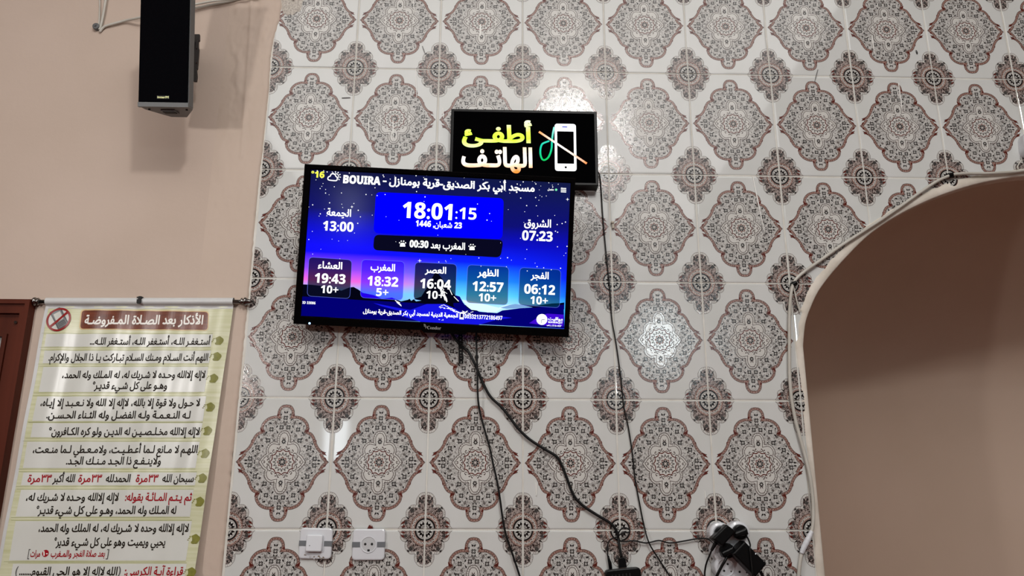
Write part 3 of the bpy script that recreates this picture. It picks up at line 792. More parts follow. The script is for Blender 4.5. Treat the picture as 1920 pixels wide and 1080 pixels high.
# snow scratches on the peak
g = G(); rs = random.Random(5)
def sline(a, b, w_, z, mi=0):
    dx, dy = b[0] - a[0], b[1] - a[1]; l = math.hypot(dx, dy) or 1; nx, ny = -dy / l * w_ / 2, dx / l * w_ / 2
    spoly(g, [(a[0] + nx, a[1] + ny), (b[0] + nx, b[1] + ny), (b[0] - nx, b[1] - ny), (a[0] - nx, a[1] - ny)], z, mi)
for k in range(24):
    a = (824 + k * .55 + rs.uniform(-2, 2), 536 + k * .95 + rs.uniform(-3, 3)); sline(a, (a[0] + rs.uniform(1, 6), a[1] + rs.uniform(4, 10)), .9, .0022)
for a, b in (((840, 536), (848, 553)), ((851, 556), (860, 565)), ((741, 563), (752, 572)), ((744, 567), (753, 574)), ((742, 564), (750, 568))): sline(a, b, 1.2, .0022)
for k in range(34):
    a = (822 + k * 1.9 + rs.uniform(-3, 3), 572 + k * .55 + rs.uniform(-4, 4)); sline(a, (a[0] + rs.uniform(2, 8), a[1] + rs.uniform(-2, 4)), .9, .0022)
g.build('snow_streaks', [E_['white']], scr, kind='stuff')
# stars
g = G(); rs = random.Random(9)
for k in range(190):
    u, v = rs.uniform(572, 1064), 318 + rs.random() ** 1.15 * 170
    v += (u - 582) * .05
    if 700 < u < 945 and 358 < v < 482 and rs.random() < .55: continue
    r_ = rs.choice((.55, .7, .9, 1.1)); spoly(g, [(u + r_ * math.cos(PI * i / 3), v + r_ * math.sin(PI * i / 3)) for i in range(6)], .0013)
for u, v, r_ in ((660, 388, 3), (787, 489, 4), (1064, 374, 3.5)):
    for a in (0, 90): spoly(g, [(u + r_ * math.cos(R(a)), v + r_ * math.sin(R(a))), (u + .6 * math.cos(R(a + 90)), v + .6 * math.sin(R(a + 90))), (u - r_ * math.cos(R(a)), v - r_ * math.sin(R(a))), (u - .6 * math.cos(R(a + 90)), v - .6 * math.sin(R(a + 90)))], .0013)
g.build('stars', [E_['white']], scr, kind='stuff')
# panels
def lpanel(corners, rad, z, mi, gg):
    """rounded rectangle through four corner pixels TL TR BR BL"""
    c = [Vector(tv.px(*p, SZ)) for p in corners]
    pts = []
    for i in range(4):
        p, a, b = c[i], c[i - 1], c[(i + 1) % 4]; da = (a - p).normalized() * rad; db = (b - p).normalized() * rad
        for k in range(7): t_ = k / 6; pts.append((p + da) * (1 - t_) ** 2 + p * 2 * t_ * (1 - t_) + (p + db) * t_ * t_)
    q = ccw([(p.x, p.y) for p in pts]); gg.poly([tv.at(x, y, SZ + z) for x, y in q], mi); return q
g = G()
lpanel([(702, 440), (944, 450), (938.5, 483), (699.5, 469)], .014, .0009, 0, g)
g.build('countdown_panel', [E_['night']], scr)
g = G(); lpanel([(705, 360), (944.5, 372), (942, 448.5), (700.5, 437)], .014, .0011, 0, g)
g.build('clock_panel', [E_['blue']], scr)
CARDS = [((579.5, 482), (660, 487.5), (656, 560), (576, 555), 'card'), ((678.5, 486.5), (758.8, 490.5), (754.9, 563), (675.8, 558), 'cardhot'), ((778.5, 491.5), (856.5, 495.5), (853.5, 567.5), (775.6, 562), 'card'),
         ((877, 496.5), (954.2, 500.6), (951.8, 572), (874, 567.5), 'cardteal'), ((974.8, 501.6), (1051.8, 506), (1049, 577.3), (972, 571.5), 'cardteal')]
for a, b, c_, d_, mm in CARDS:
    g = G(); q = lpanel((a, b, c_, d_), .012, .0009, 0, g)
    for qd in stroke2(q, .0009, True): g.poly([tv.at(x, y, SZ + .001) for x, y in qd], 1)
    g.build('prayer_card', [E_[mm], E_['cardedge']], scr)
# lettering on the screen
TZ = SZ + .0016
def tt(s_, u0, u1, v, h, bold=.02, mi=0, z=TZ, res=4):
    g = G(); text_px(g, s_, tv, u0, u1, v, hpx=h, bold=bold, mi=0, dz=z, res=res); g.build('lettering', E_['yellow' if mi else 'white'], scr)
tt('°' + sansb('16'), 583, 608, 326.5, 12.5, .025, 1)
BOU = 'BOUIRA - ' ; MOS = ar('مسجد أبي بكر الصديق-قرية بومنازل')
tt(sansb('BOUIRA'), 643, 713.5, 337, 16, .03); tt('-', 717.5, 724.5, 339.5, 2.6, .02)
tt(MOS, 729, 1003, 347, 27, .032)
tt(ar('متصل'), 1027, 1038.5, 355, 5.5, .03)
tt(sansb('18:01'), 754.5, 848, 395, 31, .012); tt(sansb(':15'), 854, 893.5, 400, 22, 0)
tt(sansb('1446') + ' ,' + ar('شعبان') + ' ' + sansb('23'), 779, 866, 422, 15, .02)
tt(sansb('00:30') + ' ' + ar('المغرب بعد'), 767.5, 872, 461, 18, .025)
tt(ar('الجمعة'), 612, 658, 399.5, 18, .022); tt(sansb('13:00'), 605, 662.5, 424, 18.5, .01)
tt(ar('الشروق'), 983, 1033.5, 420, 20, .022); tt(sansb('07:23'), 979, 1036.5, 442, 19, .01)
for k, (nm, tm, pl) in enumerate((('العشاء', '19:43', '10+'), ('المغرب', '18:32', '5+'), ('العصر', '16:04', '10+'), ('الظهر', '12:57', '10+'), ('الفجر', '06:12', '10+'))):
    cu_ = (618.5, 717.5, 816.5, 914.8, 1012)[k]; cv_ = (519, 524.3, 529.3, 534.3, 539.5)[k]
    hw_ = (23, 23, 20, 20, 17)[k]
    tt(ar(nm), cu_ - hw_, cu_ + hw_, cv_ - 21.5, (15, 18, 17, 18, 18)[k], .025)
    tt(sansb(tm), cu_ - 29, cu_ + 29, cv_ + 3, 18.5, .012); w_ = 16.5 if len(pl) == 3 else 11.5
    tt(sansb(pl), cu_ - w_ - 1, cu_ + w_ - 1, cv_ + 23.5, 15, .008)
tt(ar('الجمعية الدينية لمسجد أبي بكر الصديق-قرية بومنازل'), 680, 859, 588, 15, .03, res=2)
tt(sansb('0033213772186497'), 871, 942, 594.5, 8, .0, res=2)
tt(sansb('ID 33086'), 566.5, 591, 567.5, 5, .0, res=2)
tt(ar('مواقيت'), 1028, 1055.5, 598.5, 8, .03, res=2); tt(sansb('MAWAQIT'), 1028, 1055, 604.7, 4.8, .0, res=2); tt('v41.17.0-407', 1025, 1053, 610.6, 3.2, .02, res=2)
tt('- .ı', 822, 831, 599.5, 2.2, .02, res=2)
# small marks: weather, sun icons, menu bars, status dot, phone, logo disc
g = G(); ZM = .0017
def disc(u, v, r_, mi=0, z=ZM, n=16): spoly(g, [(u + r_ * math.cos(2 * PI * i / n), v + r_ * math.sin(2 * PI * i / n)) for i in range(n)], z, mi)
cl = [(615, 336), (616, 332), (619.5, 330.5), (621, 327), (625, 326), (629, 328.5), (630, 331), (632.5, 333), (632.5, 336.5), (630, 339), (618, 338)]
cc = cr(cl, 4, True)
for i in range(len(cc)): sline((cc[i].x, cc[i].y), (cc[(i + 1) % len(cc)].x, cc[(i + 1) % len(cc)].y), 2, ZM)
for a in range(-130, 80, 35): sline((630 + 7 * math.cos(R(a)), 331 + 7 * math.sin(R(a))), (630 + 9.5 * math.cos(R(a)), 331 + 9.5 * math.sin(R(a))), 1.6, ZM)
arc_ = [(630 + 5 * math.cos(R(a)), 331 + 5 * math.sin(R(a))) for a in range(-120, 60, 20)]
for a, b in zip(arc_, arc_[1:]): sline(a, b, 1.3, ZM)
g.build('weather_symbol', [E_['white']], scr)
for u, v in ((755, 457.5), (885, 464)):
    g = G()
    spoly(g, [(u - 5, v + 5), (u - 4.5, v), (u - 2.4, v - 2), (u + 2.4, v - 2), (u + 4.5, v), (u + 5, v + 5)], ZM)
    for dx, dy in ((-5.6, -2.2), (-2.4, -5.2), (2.2, -5.2), (5.6, -2)): disc(u + dx, v + dy, 1.25, n=8)
    g.build('sunset_symbol', [E_['white']], scr)
g = G()
for k in range(3): sline((1051.5, 353.4 + k * 3.2), (1061.5, 353.8 + k * 3.2), 1.7, ZM)
g.build('menu_symbol', [E_['white']], scr); g = G(); disc(1042.7, 356, 2.2, 0); g.build('status_dot', [E_['green']], scr); g = G()
disc(1016, 599, 10.3, 0); sline((1015, 600), (1015, 606), 1, .0019, 2); sline((1015, 600), (1022, 599), 1, .0019, 2)
g.build('clock_emblem', [E_['white'], E_['green'], E_['navy']], scr); g = G()
spoly(g, [(862, 585.5), (870, 586), (869.5, 599), (861.5, 598.5)], ZM); spoly(g, [(863.6, 588), (868.4, 588.4), (868, 595.5), (863.2, 595)], .0018, 2)
g.build('phone_symbol', [E_['white'], E_['green'], E_['navy']], scr)
g = G()
text_px(g, serifb('Condor'), tv, 801, 827, 614.7, hpx=6.2, dz=.0006); g.build('maker_lettering', mat('silver_print', (150, 150, 150), .4), t)
g = G()
for a, b in (((794.5, 607.5), (800.5, 615.5)), ((796.5, 607.8), (801, 614)), ((794.8, 610.5), (799, 615.2)), ((799, 612.5), (797.6, 617.2))):
    x0, y0 = tv.px(*a); x1, y1 = tv.px(*b); dv = Vector((y0 - y1, x1 - x0)).normalized() * .0007
    g.poly([tv.at(x, y, .0006) for x, y in ((x0 - dv.x, y0 - dv.y), (x1, y1), (x0 + dv.x, y0 + dv.y))])
g.build('wing_emblem', mat('silver_print', (150, 150, 150), .4), t)
g = G(); x, y = tv.px(580.5, 606.3); g.prism(circ(x, y, .0028, 12), 0, .0012, 0, TVM); g.build('power_light', E_['led'], t)
# perforated steel strap of the wall mount, hanging below
g = G(); a = U(862.5, 600, .012); b = U(864.5, 682, .012)
wv_ = .006; hole = []
def Sx(x, z): return Vector((a.x + (b.x - a.x) * z + x, -.012, a.z + (b.z - a.z) * z))
nh = 14
for k in range(nh):
    z0, z1 = k / nh, (k + 1) / nh; zm = (z0 + z1) / 2; hz = .3 / nh
    for y_ in (0, -.002):
        O_ = Vector((0, y_, 0))
        ho = [Sx(.0022 * math.cos(PI * i / 4), zm + hz * -math.sin(PI * i / 4)) + O_ for i in range(8)]
        rc = [Sx(wv_, zm), Sx(wv_, z0), Sx(0, z0), Sx(-wv_, z0), Sx(-wv_, zm), Sx(-wv_, z1), Sx(0, z1), Sx(wv_, z1)]
        rc = [p + O_ for p in rc]
        g.add(ho + rc, [(i, (i + 1) % 8, 8 + (i + 1) % 8, 8 + i) for i in range(8)])
for sx_ in (wv_, -wv_): g.poly([Sx(sx_, 0), Sx(sx_, 1), Sx(sx_, 1) + Vector((0, -.002, 0)), Sx(sx_, 0) + Vector((0, -.002, 0))])
g.build('mounting_strap', 'blackpl', t)
g = G()                                      # wall plate and arms behind the set
g.box((.38, -.006, -.76), (.66, -.001, -.50)); g.box((.40, -.05, -.72), (.42, -.006, -.52)); g.box((.62, -.05, -.72), (.64, -.006, -.52)); g.build('wall_mount', 'bracket', t)

# ------------------------------------------------------------------ lit sign above the television
SM = Matrix.Translation((.7588, -.04, -.2688)) @ Euler((R(90), R(.2), 0)).to_matrix().to_4x4()
sg = Fr(SM)
t = thing('illuminated_sign', 'black panel with glowing Arabic words and a struck-out telephone, above the television', 'sign', SM)
g = G(); g.prism(rrect(-.2132, -.1172, .2132, .1172, .003, 3), -.036, 0, 0, SM, bev=.002); g.build('sign_housing', 'blackpl', t)
g = G(); g.poly([sg.at(*p) for p in ringpts(-.205, -.109, .205, .109, .0004)]); g.build('sign_face', M['acr'], t)
def grad_mat(name, stops, axis, lo, hi, s_=1.3):
    m = bpy.data.materials.new(name); m.use_nodes = True; nt = m.node_tree; N = nt.nodes; L = nt.links
    N.remove(N['Principled BSDF']); e = N.new('ShaderNodeEmission'); e.inputs[1].default_value = s_
    tc = N.new('ShaderNodeTexCoord'); se = N.new('ShaderNodeSeparateXYZ'); L.new(tc.outputs['Object'], se.inputs[0])
    q = N.new('ShaderNodeMapRange'); q.inputs[1].default_value = lo; q.inputs[2].default_value = hi; L.new(se.outputs[axis], q.inputs[0])
    nz = N.new('ShaderNodeTexNoise'); nz.inputs['Scale'].default_value = 28; L.new(tc.outputs['Object'], nz.inputs[0])
    ad = N.new('ShaderNodeMath'); ad.operation = 'MULTIPLY_ADD'; L.new(nz.outputs[0], ad.inputs[0]); ad.inputs[1].default_value = .5; L.new(q.outputs[0], ad.inputs[2])
    sb = N.new('ShaderNodeMath'); sb.operation = 'SUBTRACT'; L.new(ad.outputs[0], sb.inputs[0]); sb.inputs[1].default_value = .25
    r = N.new('ShaderNodeValToRGB'); els = r.color_ramp.elements
    while len(els) < len(stops): els.new(.5)
    for k, (p, c) in enumerate(stops): els[k].position = p; els[k].color = lin(c)
    L.new(sb.outputs[0], r.inputs[0]); L.new(r.outputs[0], e.inputs[0]); L.new(e.outputs[0], N['Material Output'].inputs[0]); return m
y1a = sg.px(930, 277)[1]; y1b = sg.px(930, 226)[1]; y2a = sg.px(930, 325)[1]; y2b = sg.px(930, 276)[1]
gy = grad_mat('sign_green_glow', [(0, (235, 255, 170)), (.35, (200, 250, 60)), (.6, (215, 250, 90)), (1, (255, 255, 215))], 1, y1a, y1b)
go = grad_mat('sign_orange_glow', [(0, (255, 140, 60)), (.25, (255, 205, 170)), (.5, (255, 250, 245)), (1, (255, 225, 190))], 1, y2a, y2b)
g = G(); text_px(g, ar('أطفـئ'), sg, 866.5, 997.5, 251, hpx=53, bold=.035, dz=.0009, res=5); g.build('sign_lettering', gy, t, label='yellow-green glowing word')
g = G(); text_px(g, ar('الهاتـف'), sg, 865, 998.5, 300, hpx=49, bold=.035, dz=.0009, res=5); g.build('sign_lettering', go, t, label='orange-white glowing word')
def gp(gg, pts, z, mi=0):
    q = ccw([sg.px(*p) for p in pts]); gg.poly([sg.at(x, y, z) for x, y in q], mi)
g = G(); x0, y0 = sg.px(1040.5, 320.6); x1, y1 = sg.px(1079.7, 232.8)
outer = rrect(x0, y0, x1, y1, .008); xi0, yi0 = sg.px(1045, 307); xi1, yi1 = sg.px(1075.5, 247)
g.poly([sg.at(x, y, .0009) for x, y in outer]); g.poly([sg.at(x, y, .0012) for x, y in rrect(xi0, yi0, xi1, yi1, .001, 1)], 1)
cx, cy = sg.px(1060.7, 314); g.poly([sg.at(x, y, .0012) for x, y in circ(cx, cy, .0034, 14)], 1)
gp(g, [(1054, 237.2), (1063.5, 237.5), (1063.5, 239.4), (1054, 239)], .0012, 2)
g.build('phone_symbol', [emi('sign_white', (250, 252, 255), 1.3), M['acr'], emi('sign_blue', (40, 60, 200))], t)
g = G(); pts = [(1039, 238.5), (1037.5, 246), (1036, 254), (1034.8, 266), (1034.3, 277), (1032, 287), (1027.5, 296), (1021, 300.3), (1016.5, 298.5), (1013.8, 292), (1013, 284), (1014, 276), (1017, 270), (1023, 267), (1030, 264.5)]
c_ = [(p.x, p.y) for p in cr([sg.px(*p) for p in pts], 4)]
for k, qd in enumerate(stroke2(c_, .0052)): g.poly([sg.at(x, y, .0010) for x, y in qd])
g.build('strap_symbol', grad_mat('sign_teal_glow', [(0, (20, 205, 90)), (.5, (30, 215, 180)), (1, (150, 240, 225))], 1, sg.px(1015, 300)[1], sg.px(1015, 238)[1], 1.0), t)
g = G(); a = sg.px(1010.5, 247.5); b = sg.px(1100, 307)
for qd in stroke2([a, b], .0062): g.poly([sg.at(x, y, .0016) for x, y in qd])
g.build('slash_symbol', grad_mat('sign_slash_glow', [(0, (255, 170, 110)), (.3, (255, 240, 230)), (.55, (255, 245, 238)), (1, (255, 150, 90))], 0, a[0], b[0], 1.2), t)

# ------------------------------------------------------------------ loudspeaker on the left wall
SPM = Matrix.Translation((U(306.5, 201, .2).x, -.2, U(306.5, 201, .2).z)) @ Euler((R(90 + 13.6), 0, 0)).to_matrix().to_4x4()
spf = Fr(SPM)
t = thing('loudspeaker', 'tall black and grey loudspeaker tilted down on the painted wall', 'loudspeaker', SPM)
def oc(plan, y, inset=0):
    cx_ = 0; return [((x - cx_) * (1 - inset), y, -d * (1 - inset * .5)) for x, d in plan]
PL = [(-.0655, .002), (.0655, .002), (.0645, .036), (.018, .118), (-.026, .118), (-.0645, .036)]
g = G(); HSP = .345
lv = [oc(PL, .002, .02), oc(PL, .008), oc(PL, HSP - .008), oc(PL, HSP - .002, .02)]
vs = [spf.at(*p) for l in lv for p in l]; n6 = 6
fs = [[0, 1, 2, 3, 4, 5][::-1], [18, 19, 20, 21, 22, 23]]
for k in range(3):
    for i in range(6): j = (i + 1) % 6; fs.append([k * 6 + i, k * 6 + j, k * 6 + 6 + j, k * 6 + 6 + i])
g.add(vs, fs)
for y_ in (0, HSP - .012): g.box((-.0665, y_, -.006), (.0665, y_ + .012, .004), 0, SPM)
g.build('cabinet', 'greypl', t)
g = G(); g.prism(rrect(-.0655, .012, .0635, HSP - .012, .002, 2), -.004, .003, 0, SPM, bev=.001); g.build('grille', 'grille', t)
g = G(); g.prism(rrect(-.017, .0215, .0165, .0305, .001, 2), .003, .0036, 0, SPM); bd = g.build('name_badge', 'dark', t)
g = G(); put_text(g, 'interM', spf.at, -.0150, .0145, .026, h=.0062, bold=.03, dz=.0040); g.build('badge_lettering', mat('cream_print', (232, 236, 170), .4), bd)
g = G(); g.box((-.02, -.0025, -.062), (.018, .0025, -.03), 0, SPM); g.build('rear_plate', 'greypl', t)
g = G(); g.box((-.017, -.004, -.056), (.015, -.0026, -.036), 0, SPM); g.build('rear_socket', 'dark', t)
for sx_ in (-.05, .05):
    g = G(); g.prism(circ(sx_, .0, .003, 10), -.03, -.031, 0, SPM); g.v = [SPM @ Vector((sx_ + .003 * math.cos(2 * PI * i / 10), -.0006, -.03 + .003 * math.sin(2 * PI * i / 10))) for i in range(10)] + [SPM @ Vector((sx_ + .003 * math.cos(2 * PI * i / 10), .004, -.03 + .003 * math.sin(2 * PI * i / 10))) for i in range(10)]
    g.f = [list(range(10)), list(range(10, 20))[::-1]] + [[i, i + 10, (i + 1) % 10 + 10, (i + 1) % 10] for i in range(10)]; g.m = [0] * 12
    g.build('screw', 'dark', t)
# bracket: notched steel plate standing beside the cabinet, and an arm to the wall
g = G(); bx0 = U(361, 108, .075).x; bxs = [(363, 64), (374, 64), (374, 75), (372, 77), (372, 88), (373, 92), (371, 118), (370, 128), (368.5, 130), (369.5, 142), (368.5, 152), (363, 152), (360, 150), (360, 66)]
q_ = [(U(u, v, .075).x, U(u, v, .075).z) for u, v in bxs]
XZ = Matrix(((1, 0, 0, 0), (0, 0, -1, 0), (0, 1, 0, 0), (0, 0, 0, 1)))
g.prism(ccw(q_), .068, .075, 0, XZ)
zc_ = U(366, 108, .075).z
g.box((bx0 - .05, -.075, zc_ - .05), (bx0 + .004, -.068, zc_ + .05)); g.box((bx0 - .055, -.075, zc_ - .03), (bx0 - .04, -.005, zc_ + .03)); g.box((bx0 - .075, -.011, zc_ - .06), (bx0 - .02, -.004, zc_ + .06))
g.build('bracket', 'bracket', t)
for v in (91, 118):
    g = G(); g.tube([U(368.5, v, .0745), U(368.5, v, .077)], .0016, 8); g.build('rivet', 'steel', t)

# speaker cables
def wire(name, pts, r_, m, label, cat, d=.006, n=8, sub=5, group=None, radii=None):
    P_ = [U(p[0], p[1], p[2] if len(p) > 2 else d) for p in pts]; c_ = cr(P_, sub)
    g = G(); g.tube(c_, r_, n); t_ = g.build(name, m, smooth=True); return tag(t_, label, cat, group)
wire('speaker_cable', [(206, -45, .01), (200, -10, .011), (195, 20, .012), (190, 45, .01), (186.5, 56, .009)], .0042, 'whitecab', 'grey-white cable running down to the clip left of the loudspeaker', 'cable')
wire('speaker_cable', [(186, -45, .008), (187, 0, .009), (186.5, 30, .009), (185, 52, .008)], .0024, 'whitecab', 'thin cable dropping to the clip, left of the thicker one', 'cable')
wire('speaker_cable', [(187, 60, .008), (196, 50, .01), (215, 44, .012), (238, 38, .014), (262, 33, .03), (300, 24, .045), (340, 18, .03), (366, 15, .014), (395, 9, .012), (428, 3, .010), (480, -8, .008)], .0038, 'whitecab', 'grey-white cable passing behind the loudspeaker from the wall clip', 'cable')
wire('speaker_cable', [(300, 9, .05), (335, 10, .045), (363, 8.5, .03), (400, 2, .026), (440, -2, .022), (490, -9, .018), (560, -17, .010)], .0034, 'whitecab', 'upper grey-white cable running right from behind the loudspeaker', 'cable')
p = U(184, 54, 0); g = G(); g.prism(circ(p.x, p.z, .0105, 14), .004, .017, 0, XZ, bev=.003); g.tube([Vector((p.x, -.016, p.z)), Vector((p.x, -.020, p.z))], .003, 8)
tag(g.build('cable_clip', 'greypl'), 'small round grey clip pinning two cables to the painted wall', 'clip')

# ------------------------------------------------------------------ printed wall hanging
PC = [U(86, 575, .016), U(437.5, 575, .016), U(363, 1085, .03), U(-9, 1085, .03)]     # TL TR BR BL of the print
EXT = 1.35                                                                             # the sheet goes on below the frame
def pmap(s_, t_):
    """s 0..1 across, t 0..1 down to the foot of the picture (more below) -> world"""
    a = PC[0].lerp(PC[1], s_); b = PC[3].lerp(PC[2], s_); p = a + (b - a) * t_
    wv_ = .0022 * math.sin(s_ * 21 + t_ * 2.1) * min(1, .3 + t_) + .0012 * math.sin(s_ * 47 + 1 + t_ * 5) + .0016 * math.sin(t_ * 17 + s_ * 3) + .0015 * math.exp(-((s_ - .12) / .03) ** 2)
    return p, wv_
def pinv(u, v):
    """image point -> (s, t) on the sheet"""
    s_, t_ = .5, .5
    for _ in range(8):
        p, w_ = pmap(s_, t_); c = CM.transposed() @ (p - CAM); pu, pv = 960 + FPX * c.x / -c.z, 540 - FPX * c.y / -c.z
        e1 = (u - pu, v - pv)
        p, _w = pmap(s_ + .01, t_); c = CM.transposed() @ (p - CAM); A_ = ((960 + FPX * c.x / -c.z - pu) / .01, (540 - FPX * c.y / -c.z - pv) / .01)
        p, _w = pmap(s_, t_ + .01); c = CM.transposed() @ (p - CAM); B_ = ((960 + FPX * c.x / -c.z - pu) / .01, (540 - FPX * c.y / -c.z - pv) / .01)
        det = A_[0] * B_[1] - A_[1] * B_[0]; s_ += (e1[0] * B_[1] - e1[1] * B_[0]) / det; t_ += (A_[0] * e1[1] - A_[1] * e1[0]) / det
    return s_, t_
PWm, PHm = (PC[1] - PC[0]).length, (PC[3] - PC[0]).length                              # metres
def ps(x, y, z=0):
    """sheet coordinates in metres (x right, y up from the top left corner) -> world, z in front"""
    p, w_ = pmap(x / PWm, -y / PHm); return p + Vector((0, -w_ - z, 0))
def pp(u, v): s_, t_ = pinv(u, v); return s_ * PWm, -t_ * PHm
sc_top = (PC[0] + PC[1]) / 2
t = thing('wall_scroll', 'long green and white printed Arabic text hanging on a dark metal rod', 'wall hanging', sc_top)
vs = []; fs = []; NX, NZ = 60, 90
for j in range(NZ + 1):
    for i in range(NX + 1): vs.append(ps(PWm * i / NX, -PHm * EXT * j / NZ))
for j in range(NZ):
    for i in range(NX): a = j * (NX + 1) + i; fs.append([a, a + NX + 1, a + NX + 2, a + 1])
sheet = build('printed_sheet', vs, fs, 'vinyl', t, smooth=True)
def pgrid(gg, x0, y0, x1, y1, z, mi=0, slope=0):
    nx, ny = max(1, int(abs(x1 - x0) / .012)), max(1, int(abs(y1 - y0) / .02)); v_ = []; f_ = []
    for j in range(ny + 1):
        for i in range(nx + 1): v_.append(ps(x0 + (x1 - x0) * i / nx, y0 + (y1 - y0) * j / ny + slope * i / nx, z))
    for j in range(ny):
        for i in range(nx): a = j * (nx + 1) + i; f_.append([a, a + 1, a + nx + 2, a + nx + 1])
    gg.add(v_, f_, mi)
# white borders
g = G(); pgrid(g, .0, -PHm * EXT, .009, 0, .0004); g.build('white_border', 'vwhite', sheet)
# top sleeve round the rod
RT = .0105
g = G(); v_ = []; f_ = []
for i in range(41):
    x = PWm * i / 40; c = PC[0].lerp(PC[1], i / 40) + Vector((0, -.001, .014))
    for k in range(13):
        a = R(-90 + 270 * k / 12); v_.append(c + Vector((0, -RT * math.cos(a), RT * math.sin(a))))
    v_.append(ps(x, -.006, .0006))
for i in range(40):
    for k in range(12): a = i * 14 + k; f_.append([a, a + 14, a + 15, a + 1])
    a = i * 14; f_.append([a + 13, a + 27, a + 14, a])
g.add(v_, f_); g.build('rod_sleeve', 'vwhite', t, smooth=True)
ctr = lambda s_: PC[0] + (PC[1] - PC[0]) * s_ + Vector((0, -.001, .014))
g = G(); g.tube([ctr(-.035), ctr(1.04)], .0052, 12); g.build('rod', 'steel', t, smooth=True)
for sd in (-1, 1):
    b0 = ctr(-.035) if sd < 0 else ctr(1.035); ax = (PC[1] - PC[0]).normalized() * sd
    prof_ = [(0, .0055), (.002, .0085), (.005, .0105), (.007, .0075), (.010, .0080), (.012, .0118), (.015, .0118), (.018, .0085), (.026, .006), (.034, .0025), (.035, .0003)]
    g = G(); g.tube([b0 + ax * d for d, r_ in prof_], 0, 14, radii=[r_ for d, r_ in prof_]); g.build('finial', 'steel', t, smooth=True)
# hanging hook
hk = ctr(.505)
g = G(); g.box((hk.x - .0085, hk.y - .0125, hk.z + .0075), (hk.x + .0085, hk.y - .010, hk.z + .0105)); g.prism([(hk.x - .006, hk.z + .0025), (hk.x - .0055, hk.z - .007), (hk.x - .003, hk.z - .0095), (hk.x + .003, hk.z - .0095), (hk.x + .0055, hk.z - .007), (hk.x + .006, hk.z + .0025)], .030, .033, 0, XZ)
g.box((hk.x - .004, hk.y - .013, hk.z + .0), (hk.x + .004, -.004, hk.z + .012)); g.build('hook', 'dark', t)
# heading plate with white letters
def psurf(gg, q, z, mi=0, st=.006):
    """flat print of any outline that follows the waves of the sheet"""
    q = ccw(q); d_ = []
    for i in range(len(q)):
        a, b = Vector(q[i]), Vector(q[(i + 1) % len(q)]); n_ = max(1, int((b - a).length / st))
        d_ += [a.lerp(b, k / n_) for k in range(n_)]
    x0, x1 = min(p.x for p in d_), max(p.x for p in d_); y0, y1 = min(p.y for p in d_), max(p.y for p in d_); ex = []
    for i in range(1, int((x1 - x0) / st) + 1):
        for j in range(1, int((y1 - y0) / st) + 1):
            e = Vector((x0 + i * st, y0 + j * st))
            if inside(e.x, e.y, d_) and min((e - p).length for p in d_) > st * .3: ex.append(e)
    V, _, F, _, _, _ = delaunay_2d_cdt(d_ + ex, [], [list(range(len(d_)))], 1, 1e-6)
    gg.add([ps(v.x, v.y, z) for v in V], [list(f) for f in F], mi)
def prr(gg, c4, rad, z, mi=0):
    c = [Vector(pp(*p)) for p in c4]; pts = []
    for i in range(4):
        p, a, b = c[i], c[i - 1], c[(i + 1) % 4]; da = (a - p).normalized() * rad; db = (b - p).normalized() * rad
        for k in range(6): t_ = k / 5; pts.append((p + da) * (1 - t_) ** 2 + p * 2 * t_ * (1 - t_) + (p + db) * t_ * t_)
    psurf(gg, [(p.x, p.y) for p in pts], z, mi)
g = G(); prr(g, [(152, 580), (392, 583.5), (390, 620), (148, 618)], .010, .0006, 0); prr(g, [(154, 582), (390.3, 585), (388.5, 618.3), (150.4, 616.3)], .009, .0009, 1)
hd = g.build('heading_plate', ['titleb', 'title'], sheet)
def ptext(gg, s_, u0, u1, v, em=None, hpx=None, bold=.02, mi=0, z=.0013, res=4, vr=None, mid=.33):
    x0, y0 = pp(u0, v); x1, y1 = pp(u1, vr if vr is not None else v); h = None
    if hpx: h = abs(pp((u0 + u1) / 2, v - hpx / 2)[1] - pp((u0 + u1) / 2, v + hpx / 2)[1])
    gg = G(); put_text(gg, s_, ps, x0, x1, (y0 + y1) / 2, em=em, h=h, bold=bold, mi=0, dz=z, res=res, mid=mid)
    gg.build('lettering', ('ink', 'redink', 'wht', 'grey')[mi], sheet)
tx = None; ptext(tx, ar('الأذكار بعد الصـلاة المـفروضـة'), 159.5, 381, 600, hpx=27, bold=.03, mi=2, res=4, vr=601)
# text panels (left u, right u, top v, bottom v)
PAN = [(88, 399, 626.5, 650), (84, 396, 657.5, 681), (81, 391.5, 688, 735), (70, 387.5, 743.5, 789.5), (63, 380, 793.5, 820), (52, 374.5, 828.5, 877.5), (44, 369.5, 886, 910), (40, 363.5, 918.5, 968.5), (31, 359.5, 977, 1051), (24, 350.5, 1057, 1092)]
for (u0, u1, v0, v1) in PAN:
    g = G(); x0, y1 = pp(u0, v0); x1, _ = pp(u1, v0); _, y0 = pp((u0 + u1) / 2, v1); pgrid(g, x0, y0, x1, y1, .0005)
    pgrid(g, x0 - .012, y1 + .0016, x1, y1 + .0024, .0005, 1); pgrid(g, x0 - .012, y0 - .0028, x1, y0 - .002, .0005, 1)
    g.build('text_panel', ['vpanel', 'vline'], sheet, smooth=True)
BUL = [(411, 639), (407, 669), (401.4, 710), (394.6, 763.6), (389, 808), (384.6, 850.5), (380, 897), (374.7, 941), (366, 1011), (359, 1073.5)]
rb = random.Random(4)
